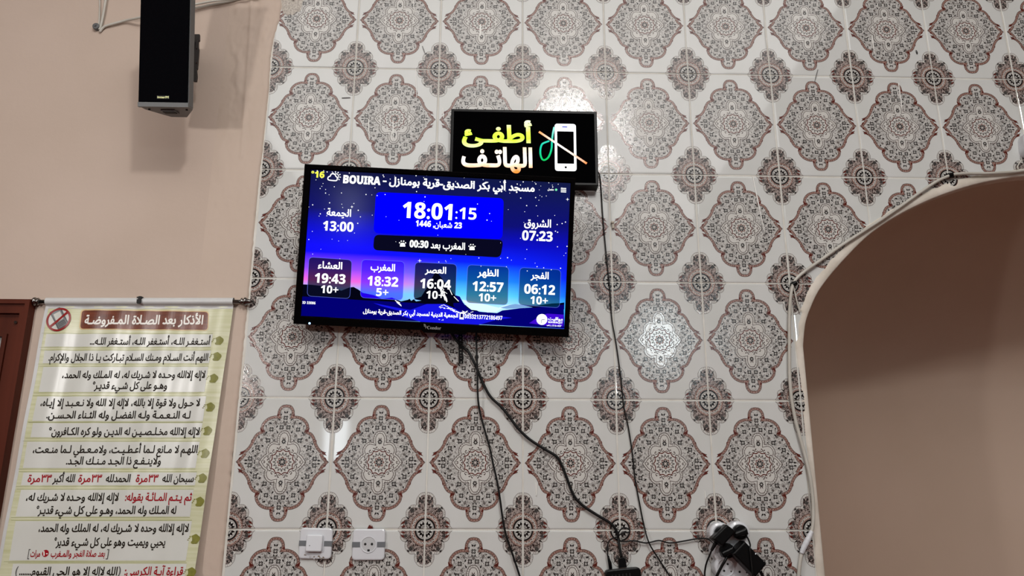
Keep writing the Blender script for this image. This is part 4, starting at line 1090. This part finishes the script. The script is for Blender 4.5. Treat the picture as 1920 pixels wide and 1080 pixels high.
for u, v in BUL:
    g = G(); x, y = pp(u, v); pts = [(x + .0128 * (1 + .1 * math.sin(3 * a_ + 1) - (.32 if 150 < a_ * 57.3 < 205 else 0)) * math.cos(a_) * (1.05 if math.cos(a_) < 0 else .85), y + .0118 * math.sin(a_) * (1 + .08 * math.sin(5 * a_))) for a_ in [2 * PI * i / 20 for i in range(20)]]
    psurf(g, pts, .0007)
    for k in range(3): a_ = (x - .0145 - .002 * k, y + .006 - .004 * k); g.poly([ps(a_[0] + .0022 * math.cos(2 * PI * i / 8), a_[1] + .0014 * math.sin(2 * PI * i / 8), .0007) for i in range(8)])
    g.build('bullet_blob', 'olive', sheet)
EM = .0265; AL = 'ﷲ'
def L(s_, u0, u1, v, mi=0, em=EM, bold=.022): ptext(tx, s_, u0, u1, v, em=em, bold=bold, mi=mi)
ALLAH = 'اللـه'
L('...' + ar('أستـغفـر اللـه، أستـغفر اللـه، أستـغفر اللـه'), 170, 394, 640)
L('.' + ar('اللهم أنت السـلام ومـنك السـلام تبـاركت يـا ذا الجلال والإكرام'), 92, 390.5, 670)
L(ar('لاإله إلاالله وحـده لا شـريك له، له المـلك وله الحمد،'), 117, 386, 702.5)
L('°' + ar('وهـو على كل شـيء قديـر'), 174, 314, 723)
L(ar('لا حـول ولا قوة إلا بالله، لاإله إلا الله ولا نـعـبـد إلا إيـاه،'), 78, 376, 755)
L('.' + ar('لـه النـعـمـة ولـه الفضـل وله الثـناء الحـسـن'), 89.5, 357, 778)
L('°' + ar('لاإله إلاالله مخـلـصـيـن له الديـن ولو كره الكـافرون'), 92, 375, 809)
L(ar('اللهـم لا مـانع لـما أعـطـيـت، ولامـعـطي لـما منـعت،'), 63.5, 371, 842.5)
L('.' + ar('ولاينـفـع ذا الجـد مـنـك الجـد'), 124.5, 302, 864)
for s_, a, b, mi in (('سبحان الله', 305, 364.5, 0), ('٣٣مرة', 256.5, 297, 1), ('الحمدلله', 199, 246, 0), ('٣٣مرة', 148.5, 190.5, 1), ('الله أكبر', 99.5, 141.5, 0), ('٣٣مرة', 53, 96, 1)): L(ar(s_), a, b, 897, mi)
L(':' + ar('ثم يـتـم المـائـة بقوله'), 237, 360.5, 932, 1); L(ar('لاإله إلاالله وحـده لا شـريك له،'), 50.5, 223.5, 932)
L('°' + ar('له المـلك وله الحمد، وهـو على كل شـيء قديـر'), 68, 331.5, 956.5)
L(ar('لاإله إلاالله وحده لا شـريك له، له الملك وله الحمد،'), 74, 354, 990)
L('°' + ar('يحيي ويميت وهو على كل شـيء قدير'), 102.5, 310.5, 1016)
L(ar('بعد صلاة الفجر والمـغرب'), 96, 197, 1038, 1, EM * .8); L(ar('مرات'), 57, 76, 1038, 1, EM * .8); L('[', 52.5, 56, 1037, 3, EM, 0); L(']', 200, 204.5, 1037, 3, EM, 0)
x, y = pp(85.5, 1037.5); gg = G(); gg.poly([ps(a, b, .0012) for a, b in circ(x, y, .0085, 18)]); gg.build('number_disc', 'redink', sheet); ptext(tx, '١٠', 80.5, 90.5, 1037.5, hpx=9, mi=2, z=.0016)
L(':' + ar('قراءة آيـة الكرسي'), 234, 344, 1071, 1); L('.......' + ar('الله لاإله إلا هو الحي القيوم'), 36, 221, 1071); L('(', 28.5, 33, 1070, 3, EM, .02); L(')', 222, 227, 1070, 3, EM, .02)
# no-telephones emblem: grey handset under a red barred circle
g = G()
def pq(pts, z, mi): psurf(g, [pp(*p) for p in pts], z, mi)
cx, cy = pp(111.5, 599.5); rr = abs(pp(134.5, 599.5)[0] - cx)
psurf(g, circ(cx, cy, rr * .98, 30), .0006, 4)
pq([(94, 586), (111, 576), (115, 577.5), (131, 607), (128, 612), (113, 618.5), (109, 617)], .0009, 0); pq([(96.5, 587), (112, 578), (129, 607.5), (112.5, 616)], .0011, 1)
pq([(101, 590), (113, 583.5), (120.5, 598), (107.5, 605)], .0013, 2); pq([(108.5, 606.5), (122, 599.5), (127, 607.5), (113, 614.5)], .0012, 0)
for k in range(3): pq([(110.5 + k * 1.5, 608.5 + k * 2.3), (122 + k * 1.5, 602.5 + k * 2.3), (122.5 + k * 1.5, 603.3 + k * 2.3), (111 + k * 1.5, 609.3 + k * 2.3)], .0014, 1)
x, y = pp(110.5, 579.3); g.poly([ps(a, b, .0014) for a, b in circ(x, y, .0016, 10)], 3)
ringA, ringB = circ(cx, cy, rr, 36), circ(cx, cy, rr * .84, 36)
for i in range(36): j = (i + 1) % 36; g.poly([ps(*ringA[i], .0017), ps(*ringA[j], .0017), ps(*ringB[j], .0017), ps(*ringB[i], .0017)], 5)
pq([(94.5, 611), (128.5, 583.5), (131, 586.5), (97, 614)], .0017, 5)
g.build('no_telephone_emblem', ['phgrey', mat('handset_grey_print', (128, 130, 132), .35), 'vpanel', 'dark', 'vpanel', 'signred'], sheet)

# ------------------------------------------------------------------ switch and socket
def plate_frame(corners, d):
    """frame fitted to TL TR BR BL pixels on the plane d"""
    c = [U(u, v, 0) for u, v in corners]; cen = sum(c, Vector()) / 4
    wx = ((c[1] - c[0]).length + (c[2] - c[3]).length) / 2; hz_ = ((c[0] - c[3]).length + (c[1] - c[2]).length) / 2
    ax = ((c[1] - c[0]) + (c[2] - c[3])).normalized(); ang = math.atan2(ax.z, ax.x)
    m = Matrix.Translation((cen.x, -d, cen.z)) @ Euler((R(90), -ang, 0)).to_matrix().to_4x4(); return m, wx / 2, hz_ / 2
def plate(t_, m, hw_, hh_):
    g = G(); r0 = rrect(-hw_, -hh_, hw_, hh_, .009, 5)
    g.prism(r0, 0, .0085, 0, m, bev=.0035)
    o = g.build('cover_plate', 'whitepl', t_)
    for sd in (-1, 1):
        g = G(); a, b = sorted((sd * hw_ * .52, sd * (hw_ + .0003))); g.box((a, -hh_ * .17, .0012), (b, hh_ * .17, .0093), 0, m); g.build('grey_stripe', 'stripe', t_)
m, a, b = plate_frame([(563.5, 989), (624, 990.5), (623, 1048), (561, 1047.5)], 0)
t = thing('light_switch', 'white square light switch with grey stripe, left of the wall socket', 'switch', m); plate(t, m, a, b)
g = G(); rk = rrect(-.0205, -.0205, .0205, .0205, .004, 4); T2 = m @ Matrix.Translation((-.002, .0, .0085)) @ Euler((R(-6), R(2), 0)).to_matrix().to_4x4()
g.prism(rk, -.002, .0105, 0, T2, bev=.003); g.build('rocker', 'whitepl', t)
g = G(); g.prism(circ(-.0105, -.006, .0016, 8, .0009), .0104, .0108, 0, T2); g.build('chip_mark', 'dark', t)
g = G(); rs = random.Random(2)
for k in range(26):
    x = rs.uniform(-.026, .024); y = -.0265 - rs.random() * .007 - .002 * (k % 3); r_ = rs.uniform(.0008, .0026)
    g.prism([(x + r_ * math.cos(q) * rs.uniform(.6, 1.3), y + r_ * .7 * math.sin(q) * rs.uniform(.6, 1.3)) for q in [2 * PI * i / 7 for i in range(7)]], .0084, .0089 + rs.random() * .0006, k % 2, m)
g.build('paint_crust', ['dirt', 'whitepl'], t, kind='stuff')
m, a, b = plate_frame([(662, 991.5), (722.5, 991.5), (722.5, 1050), (661, 1050.5)], 0)
t = thing('wall_socket', 'white round-hole wall socket with grey stripe, between switch and cables', 'socket', m); plate(t, m, a, b)
g = G(); n = 32
r1, r2, r3 = .0205, .0188, .0175
rings_ = [(r1, .0086), (r1, .0098), (r2, .0100), (r3, .0092), (r3 - .0006, -.002)]
vs = [m @ Vector((rr_ * math.cos(2 * PI * i / n), rr_ * math.sin(2 * PI * i / n), z)) for rr_, z in rings_ for i in range(n)]; vs2 = vs
fs = [[k * n + i, k * n + (i + 1) % n, (k + 1) * n + (i + 1) % n, (k + 1) * n + i] for k in range(4) for i in range(n)] + [[4 * n + i for i in range(n)]]
g.add(vs, fs); g.build('socket_well', 'whitepl', t)
# well sits proud of the plate as a shallow cup
g = G(); g.prism(circ(0, 0, .0172, 28), .0085, .0089, 0, m); g.build('well_floor', mat('socket_floor', (186, 188, 190), .4), t)
for x, y, r_ in ((-.0085, .001, .0032), (.0085, .001, .0032)):
    g = G(); g.prism(circ(x, y, r_, 12), .0088, .0092, 0, m); g.build('pin_hole', 'dark', t)
g = G(); g.prism(rrect(-.0025, -.0165, .0035, -.0115, .001, 2), .0088, .0093, 0, m); g.build('earth_contact', 'dark', t)
p = U(694, 989, .0); g = G(); v_ = []
g.prism([(p.x - .007, p.z - .003), (p.x + .008, p.z - .003), (p.x + .006, p.z + .004), (p.x + .001, p.z + .0075), (p.x - .003, p.z + .0055), (p.x - .005, p.z + .001)], 0, .006, 0, XZ, bev=.0015)
tag(g.build('wall_plug', 'red'), 'small dark red plug stub above the wall socket', 'plug')

# ------------------------------------------------------------------ black cables on the tiles
A_ = [(846, 624, .012), (861, 645, .010), (878, 659.5, .010), (888.5, 679, .012), (897.6, 700), (906.8, 720.7), (919.8, 744), (940.6, 763.7), (956, 783), (972, 804), (992.7, 823.6), (1021, 842), (1043.5, 856), (1054, 874), (1063, 897), (1075.8, 929), (1093, 948), (1116.7, 964), (1143, 980), (1154.6, 993), (1159, 1008), (1162, 1028, .014), (1165.5, 1044, .016)]
wire('video_cable', A_, .0036, 'rubber', 'thick black cable slanting from below the television to the small box', 'cable', d=.009)
wire('power_cable', [(893, 622, .022), (893, 640, .022), (894, 665, .022), (895, 700, .021), (896, 744, .018), (900, 773), (909, 807), (918.5, 840.5), (925, 872), (930, 893), (936, 925), (946, 992), (962, 1042), (976, 1085), (990, 1130)], .0026, 'rubber', 'black cable falling straight from the television between socket and box', 'cable', d=.013)
wire('sign_cable', [(1110, 318, .02), (1121, 322, .012), (1126, 340), (1129.5, 397), (1133.9, 449), (1139, 501), (1143.5, 545), (1147, 597), (1155, 644), (1164, 709), (1169.4, 761), (1178, 801), (1186, 852), (1191, 899), (1199, 943), (1206.8, 982), (1217, 1018, .014), (1238, 1052.6), (1258, 1083), (1290, 1130)], .0019, 'rubber', 'long thin black cable running down from the right edge of the illuminated sign', 'cable', d=.006)
wire('power_cable', [(1158, 1006, .012), (1165, 1014.9), (1188.5, 1014), (1212, 1018), (1235.4, 1013.5), (1256, 1018), (1282, 1014.5), (1308, 1010), (1326.6, 1010.4), (1339, 1019, .03)], .0019, 'rubber', 'wavy black cable running sideways from the knot to the adapters', 'cable', d=.009)
wire('power_cable', [(1160.7, 1003.6, .014), (1168.9, 999, .016), (1177, 998.5, .015), (1181, 995.5, .015), (1177.5, 991.5, .015), (1169.5, 989.5, .015), (1163.5, 993.4, .015), (1158.7, 1001, .014), (1157.7, 1006, .013), (1147.5, 1010, .012), (1142, 1014.8, .012), (1139.3, 1023, .013), (1139.3, 1042, .016)], .0018, 'rubber', 'knotted black cable looping above the small box, with a round plug', 'cable')
# small box at the foot of the picture
bp = U(1164, 1065, .0)
bm_ = Matrix.Translation((bp.x + .001, -.001, bp.z)) @ Euler((R(90), R(-5.2), 0)).to_matrix().to_4x4()
t = thing('streaming_box', 'small flat black box with two cables plugged into its top edge', 'electronics', bm_)
g = G(); g.prism(rrect(-.045, -.09, .045, 0, .009, 4), 0, .024, 0, bm_, bev=.003); g.build('box_case', 'blackpl', t)
for k in range(6):
    g = G(); g.box((-.03 + k * .009, -.05, .0238), (-.027 + k * .009, -.012, .0244), 0, bm_); g.build('vent_slot', 'dark', t)
g = G(); g.box((-.007, -.001, .008), (.011, .002, .016), 0, bm_); g.build('port_rim', 'steel', t)
fm = Fr(bm_)
pl = thing('cable_plug', 'flat wide black plug standing in the top of the small box', 'plug', bm_ @ Matrix.Translation((.002, .002, .012)))
g = G(); g.prism([(-.0105, 0), (.0105, 0), (.009, .019), (.005, .024), (-.005, .024), (-.009, .019)], -.005, .005, 0, root(pl), bev=.001); g.build('plug_body', 'blackpl', pl)
g = G(); g.tube([root(pl) @ Vector((0, .023, 0)), root(pl) @ Vector((0, .033, 0))], 0, 10, radii=[.0042, .0034]); g.build('strain_relief', 'rubber', pl)
pl = thing('cable_plug', 'thin round black plug at the left corner of the small box', 'plug', bm_ @ Matrix.Translation((-.030, .001, .012)))
g = G(); rp_ = root(pl); g.tube([rp_ @ Vector((.001, 0, 0)), rp_ @ Vector((.0005, .015, 0)), rp_ @ Vector((-.001, .024, 0)), rp_ @ Vector((-.002, .033, 0))], 0, 12, radii=[.0045, .0045, .0034, .0026]); g.build('plug_body', 'blackpl', pl, smooth=True)

# ------------------------------------------------------------------ multi-way socket with adapters
c0 = U(1370, 1035, 0)
sm = Matrix.Translation((c0.x, -.001, c0.z)) @ Euler((R(90), R(2), 0)).to_matrix().to_4x4(); sf = Fr(sm)
t = thing('power_strip', 'white two-column power strip with black adapters plugged in, beside the arch', 'power strip', sm)
ZS_ = .036
def sfp(u, v, z=0): return sf.px(u, v, z)
cen = [sfp(*p, ZS_) for p in ((1352, 1001), (1386.5, 999), (1356.5, 1033), (1389, 1032), (1361, 1064), (1390, 1066), (1363, 1097), (1393, 1099))]
cen = [Vector(c) for c in cen]; rad = .0285
out = []
mc = sum(cen, Vector((0, 0))) / len(cen)
for k in range(120):
    a = 2 * PI * k / 120; d = Vector((math.cos(a), math.sin(a))); best = .03
    for c in cen:
        o = mc - c; bb = o.dot(d); q = bb * bb - (o.dot(o) - rad * rad)
        if q > 0: best = max(best, -bb + math.sqrt(q))
    out.append((mc.x + d.x * best, mc.y + d.y * best))
g = G(); g.prism(out, 0, ZS_, 0, sm, bev=.006); g.build('strip_body', 'whitepl', t)
for c in cen:
    g = G(); nn_ = 28
    rings_ = [(.0225, ZS_ - .001), (.0225, ZS_ + .0016), (.0208, ZS_ + .002), (.0196, ZS_ + .0008), (.0194, ZS_ + .0002)]
    vs = [sm @ Vector((c.x + rr_ * math.cos(2 * PI * i / nn_), c.y + rr_ * math.sin(2 * PI * i / nn_), z)) for rr_, z in rings_ for i in range(nn_)]
    g.add(vs, [[k * nn_ + i, k * nn_ + (i + 1) % nn_, (k + 1) * nn_ + (i + 1) % nn_, (k + 1) * nn_ + i] for k in range(4) for i in range(nn_)] + [[4 * nn_ + i for i in range(nn_)]])
    for a in (60, 240): g.prism(circ(c.x + .0095 * math.cos(R(a)), c.y + .0095 * math.sin(R(a)), .0029, 10), ZS_, ZS_ + .0006, 1, sm)
    g.prism(circ(c.x + .013, c.y - .009, .002, 8), ZS_, ZS_ + .0006, 2, sm)
    g.build('outlet', ['whitepl', 'dark', 'steel'], t)
def block(name, quad, z0, z1, label, parts):
    """box whose front face is seen at the four given pixels"""
    q = [sfp(u, v, z1) for u, v in quad]; cx_ = sum(p[0] for p in q) / 4; cy_ = sum(p[1] for p in q) / 4
    mm = sm @ Matrix.Translation((cx_, cy_, z0)); t_ = thing(name, label, 'adapter', mm)
    g = G(); qq = ccw([(p[0] - cx_, p[1] - cy_) for p in q]); g.prism(qq, 0, z1 - z0, 0, mm, bev=.004); g.build('adapter_body', 'blackpl', t_); return t_, mm
t1, m1 = block('power_adapter', [(1335.5, 1010), (1363, 983.5), (1381, 996.5), (1355, 1025)], ZS_ + .004, .074, 'smaller black box adapter at the upper left of the power strip', None)
g = G(); c = cen[0]; g.prism(circ(c.x, c.y, .0185, 24), ZS_ + .0004, ZS_ + .012, 0, sm, bev=.002); g.build('plug_disc', 'blackpl', t1)
g = G(); a = sfp(1342, 1018, .055); b = sfp(1334, 1032, .05); g.tube([sf.at(*a, .055), sf.at(*b, .05)], 0, 10, radii=[.0055, .0035]); g.build('strain_relief', 'rubber', t1)
t2, m2 = block('power_adapter', [(1396.5, 1014.5), (1438, 1057.5), (1417, 1083), (1373.5, 1038)], ZS_ + .004, .082, 'larger black box adapter at the lower right of the power strip', None)
g = G(); c = cen[3]; g.prism(circ(c.x, c.y, .0185, 24), ZS_ + .0004, ZS_ + .012, 0, sm, bev=.002); g.build('plug_disc', 'blackpl', t2)
x, y = sfp(1417, 1038.5, .083); g = G(); g.prism(circ(x, y, .0012, 8), .081, .0828, 0, sm); g.build('indicator_light', emi('indicator', (230, 230, 230), 1), t2)
def plug(cn, hx, hy, label):
    mm = sm @ Matrix.Translation((cn.x, cn.y, ZS_ + .0005)); t_ = thing('mains_plug', label, 'plug', mm)
    g = G(); g.prism(circ(0, 0, .0185, 24), 0, .014, 0, mm, bev=.003); g.build('plug_disc', 'blackpl', t_)
    d = Vector((hx, hy)).normalized(); nx, ny = -d.y, d.x
    q = [(d.x * -.012 + nx * .008, d.y * -.012 + ny * .008), (d.x * -.012 - nx * .008, d.y * -.012 - ny * .008), (d.x * .022 - nx * .0065, d.y * .022 - ny * .0065), (d.x * .022 + nx * .0065, d.y * .022 + ny * .0065)]
    g = G(); g.prism(ccw(q), .013, .034, 0, mm, bev=.004); g.build('plug_grip', 'blackpl', t_); return t_
plug(Vector(sfp(1389.5, 998, .05)), -1, -.35, 'round black plug in the top right outlet of the power strip')
plug(Vector(sfp(1365, 1033, .05)), -1, -.45, 'round black plug in the left outlet under the smaller adapter')
wire('power_cable', [(1335, 1030, .05), (1331, 1040, .045), (1326, 1052, .03), (1322.5, 1065, .02), (1321.5, 1085, .015), (1326, 1125, .01)], .0022, 'rubber', 'black cable dropping from the lower left end of the smaller adapter', 'cable')
wire('power_cable', [(1397, 1003, .06), (1402, 1009, .07), (1406.5, 1021, .082), (1406, 1029, .087), (1408, 1048, .087), (1411.5, 1080, .087), (1413, 1110, .07)], .0022, 'rubber', 'black cable crossing the front of the larger adapter', 'cable')
wire('power_cable', [(1363, 1044, .062), (1359, 1052, .066), (1353, 1062, .062), (1344, 1080, .055), (1330, 1110, .03)], .0036, 'rubber', 'thick black cable leaving the round plug under the smaller adapter', 'cable')
wire('power_cable', [(1426, 1072, .06), (1430, 1080, .055), (1438, 1098, .03), (1445, 1130, .012)], .0042, 'rubber', 'thick black cable from the lower end of the larger adapter', 'cable')

# ------------------------------------------------------------------ white cable round the arch, its ties, and the fitting at the right
W_ = [(1990, 322, .012), (1950, 316, .013), (1925, 319), (1900, 322.5), (1870, 324.5), (1840, 325.5), (1810, 325.5), (1790, 327), (1776, 331), (1755, 341), (1725, 361), (1690, 386), (1655, 410), (1615, 436), (1575, 462), (1540, 487), (1510, 508), (1493, 523), (1486, 537), (1482, 560), (1480, 600), (1480, 650), (1480.5, 700), (1484, 745), (1491, 785), (1500, 820), (1511, 860), (1520, 900), (1524.5, 940), (1524.5, 980), (1520, 1000), (1511, 1018), (1504, 1035), (1500, 1055), (1497, 1085), (1495, 1130)]
wire('white_cable', W_, .0046, 'whitecab', 'white cable clipped along the edge of the arch down to the power strip', 'cable', d=.011, n=10)
wire('white_cable', [(1488, 538, .008), (1492, 556, .007), (1496, 572, .006), (1500, 586, .005)], .0022, 'whitecab', 'short thin white cable end hanging under the lower black tie', 'cable')
for (u, v, du, lab) in ((1489, 532, (3.6, -2.2), 'black cable tie at the bend of the white cable, left of the arch'), (1782, 328.5, (1, -3.6), 'black cable tie on the white cable above the arch')):
    c = U(u, v, .011); a = U(u + du[0], v + du[1], .011); ax = (a - c).normalized() * .006
    if abs(du[0]) < 2: ax = Vector((.006, 0, 0.001))
    g = G(); g.tube([c - ax, c + ax], .0072, 12); g.box((c.x - .008, c.y, c.z - .004), (c.x + .008, -.0015, c.z + .004)); tag(g.build('cable_tie', 'blackpl'), lab, 'cable tie', 'black cable ties on the white cable')
c = U(1511, 1022, .012); g = G(); cc_ = cr([U(1522, 996, .013), U(1515, 1011, .013), (U(1507, 1027, .013)), U(1503, 1038, .013)], 6)
g.tube(cc_, 0, 12, radii=[.0052 + .0022 * math.sin(PI * i / (len(cc_) - 1)) + .0006 * math.sin(i * 2.3) for i in range(len(cc_))])
tag(g.build('tape_wrap', 'whitepl', smooth=True), 'white tape wound round the white cable beside the arch foot', 'tape')
fmx = U(1941, 278, 0); fm_ = Matrix.Translation((fmx.x, 0, fmx.z)) @ Euler((R(90), R(4), 0)).to_matrix().to_4x4()
t = thing('surface_socket', 'white rounded surface socket at the right edge above the arch', 'socket', fm_)
g = G(); sq = [(p.x, p.y) for p in cr([(-.052, .0), (-.050, .024), (-.036, .037), (0, .041), (.036, .037), (.050, .024), (.052, 0), (.050, -.024), (.036, -.037), (0, -.041), (-.036, -.037), (-.050, -.024)], 4, True)]
g.prism(ccw(sq), 0, .036, 0, fm_, bev=.010); g.build('socket_case', 'whitepl', t)
for x, y in ((-.030, .005), (-.012, .005)):
    g = G(); g.prism(circ(x, y, .003, 12), .0358, .0364, 0, fm_); g.build('pin_hole', 'dark', t)
wire('white_cable', [(1916, 300, .012), (1910, 308, .009), (1908, 315, .009), (1914, 321, .010), (1925, 322, .011)], .0022, 'whitecab', 'thin white cable curling under the surface socket', 'cable')

# ------------------------------------------------------------------ paint drips and scratches on the glaze
M['drip'] = mat('white_paint_drip', (226, 226, 222), .35)
for k, (a, b, w_, mm) in enumerate((((1411, 332), (1433, 436), 1.6, 'drip'), ((691, 224), (692.6, 263), 1.6, 'drip'), ((737, 221), (737.6, 263), 1.6, 'drip'), ((780, 130), (781, 184), 1.3, 'drip'), ((776, -2), (776.5, 27), 1.3, 'drip'),
        ((901, 46), (900.5, 69), 3.2, 'drip'), ((830.6, 203), (831.4, 222), 1.8, 'drip'), ((1635, 68), (1639, 102), 1.6, 'drip'), ((1684, 156), (1691, 206), 1.6, 'drip'), ((1533, 131), (1527, 154), 1.2, 'grey'), ((1717, 95), (1719.5, 102), 2.2, 'black'),
        ((792, 87), (797, 101), 1.2, 'grey'), ((641, 184), (657, 183.5), .9, 'grey'), ((1321, 920), (1322, 936), 1.5, 'drip'), ((1005, 905), (1005.5, 930), 1.8, 'drip'))):
    A, B = U(*a), U(*b); hw_ = w_ * .00072; pts = []
    nrm = Vector((-(B - A).z, 0, (B - A).x)).normalized(); pr_ = []
    for i in range(7):
        t_ = i / 6; c_ = A.lerp(B, t_); ww = hw_ * (.45 + .9 * math.sin(PI * min(1, t_ * .8 + .15))); pr_.append((c_, ww))
    ring_ = [(c_ + nrm * ww) for c_, ww in pr_] + [(c_ - nrm * ww) for c_, ww in pr_[::-1]]
    g = G(); q_ = ccw([(p.x, p.z) for p in ring_]); g.prism(q_, .0, .0028, 0, XZ, bev=.0003)
    g.build('paint_drip' if mm == 'drip' else 'scratch', mm, wall)
p = U(1149, 423, 0); g = G(); g.prism(rrect(p.x - .0035, p.z - .011, p.x + .0035, p.z + .009, .001, 2), 0, .009, 0, XZ, bev=.0015); g.prism(rrect(p.x - .006, p.z + .004, p.x + .002, p.z + .010, .001, 2), 0, .012, 0, XZ, bev=.001)
tag(g.build('wall_peg', mat('beige_plastic', (168, 160, 146), .5)), 'tiny beige peg fixed beside the thin sign cable, right of the television', 'peg')
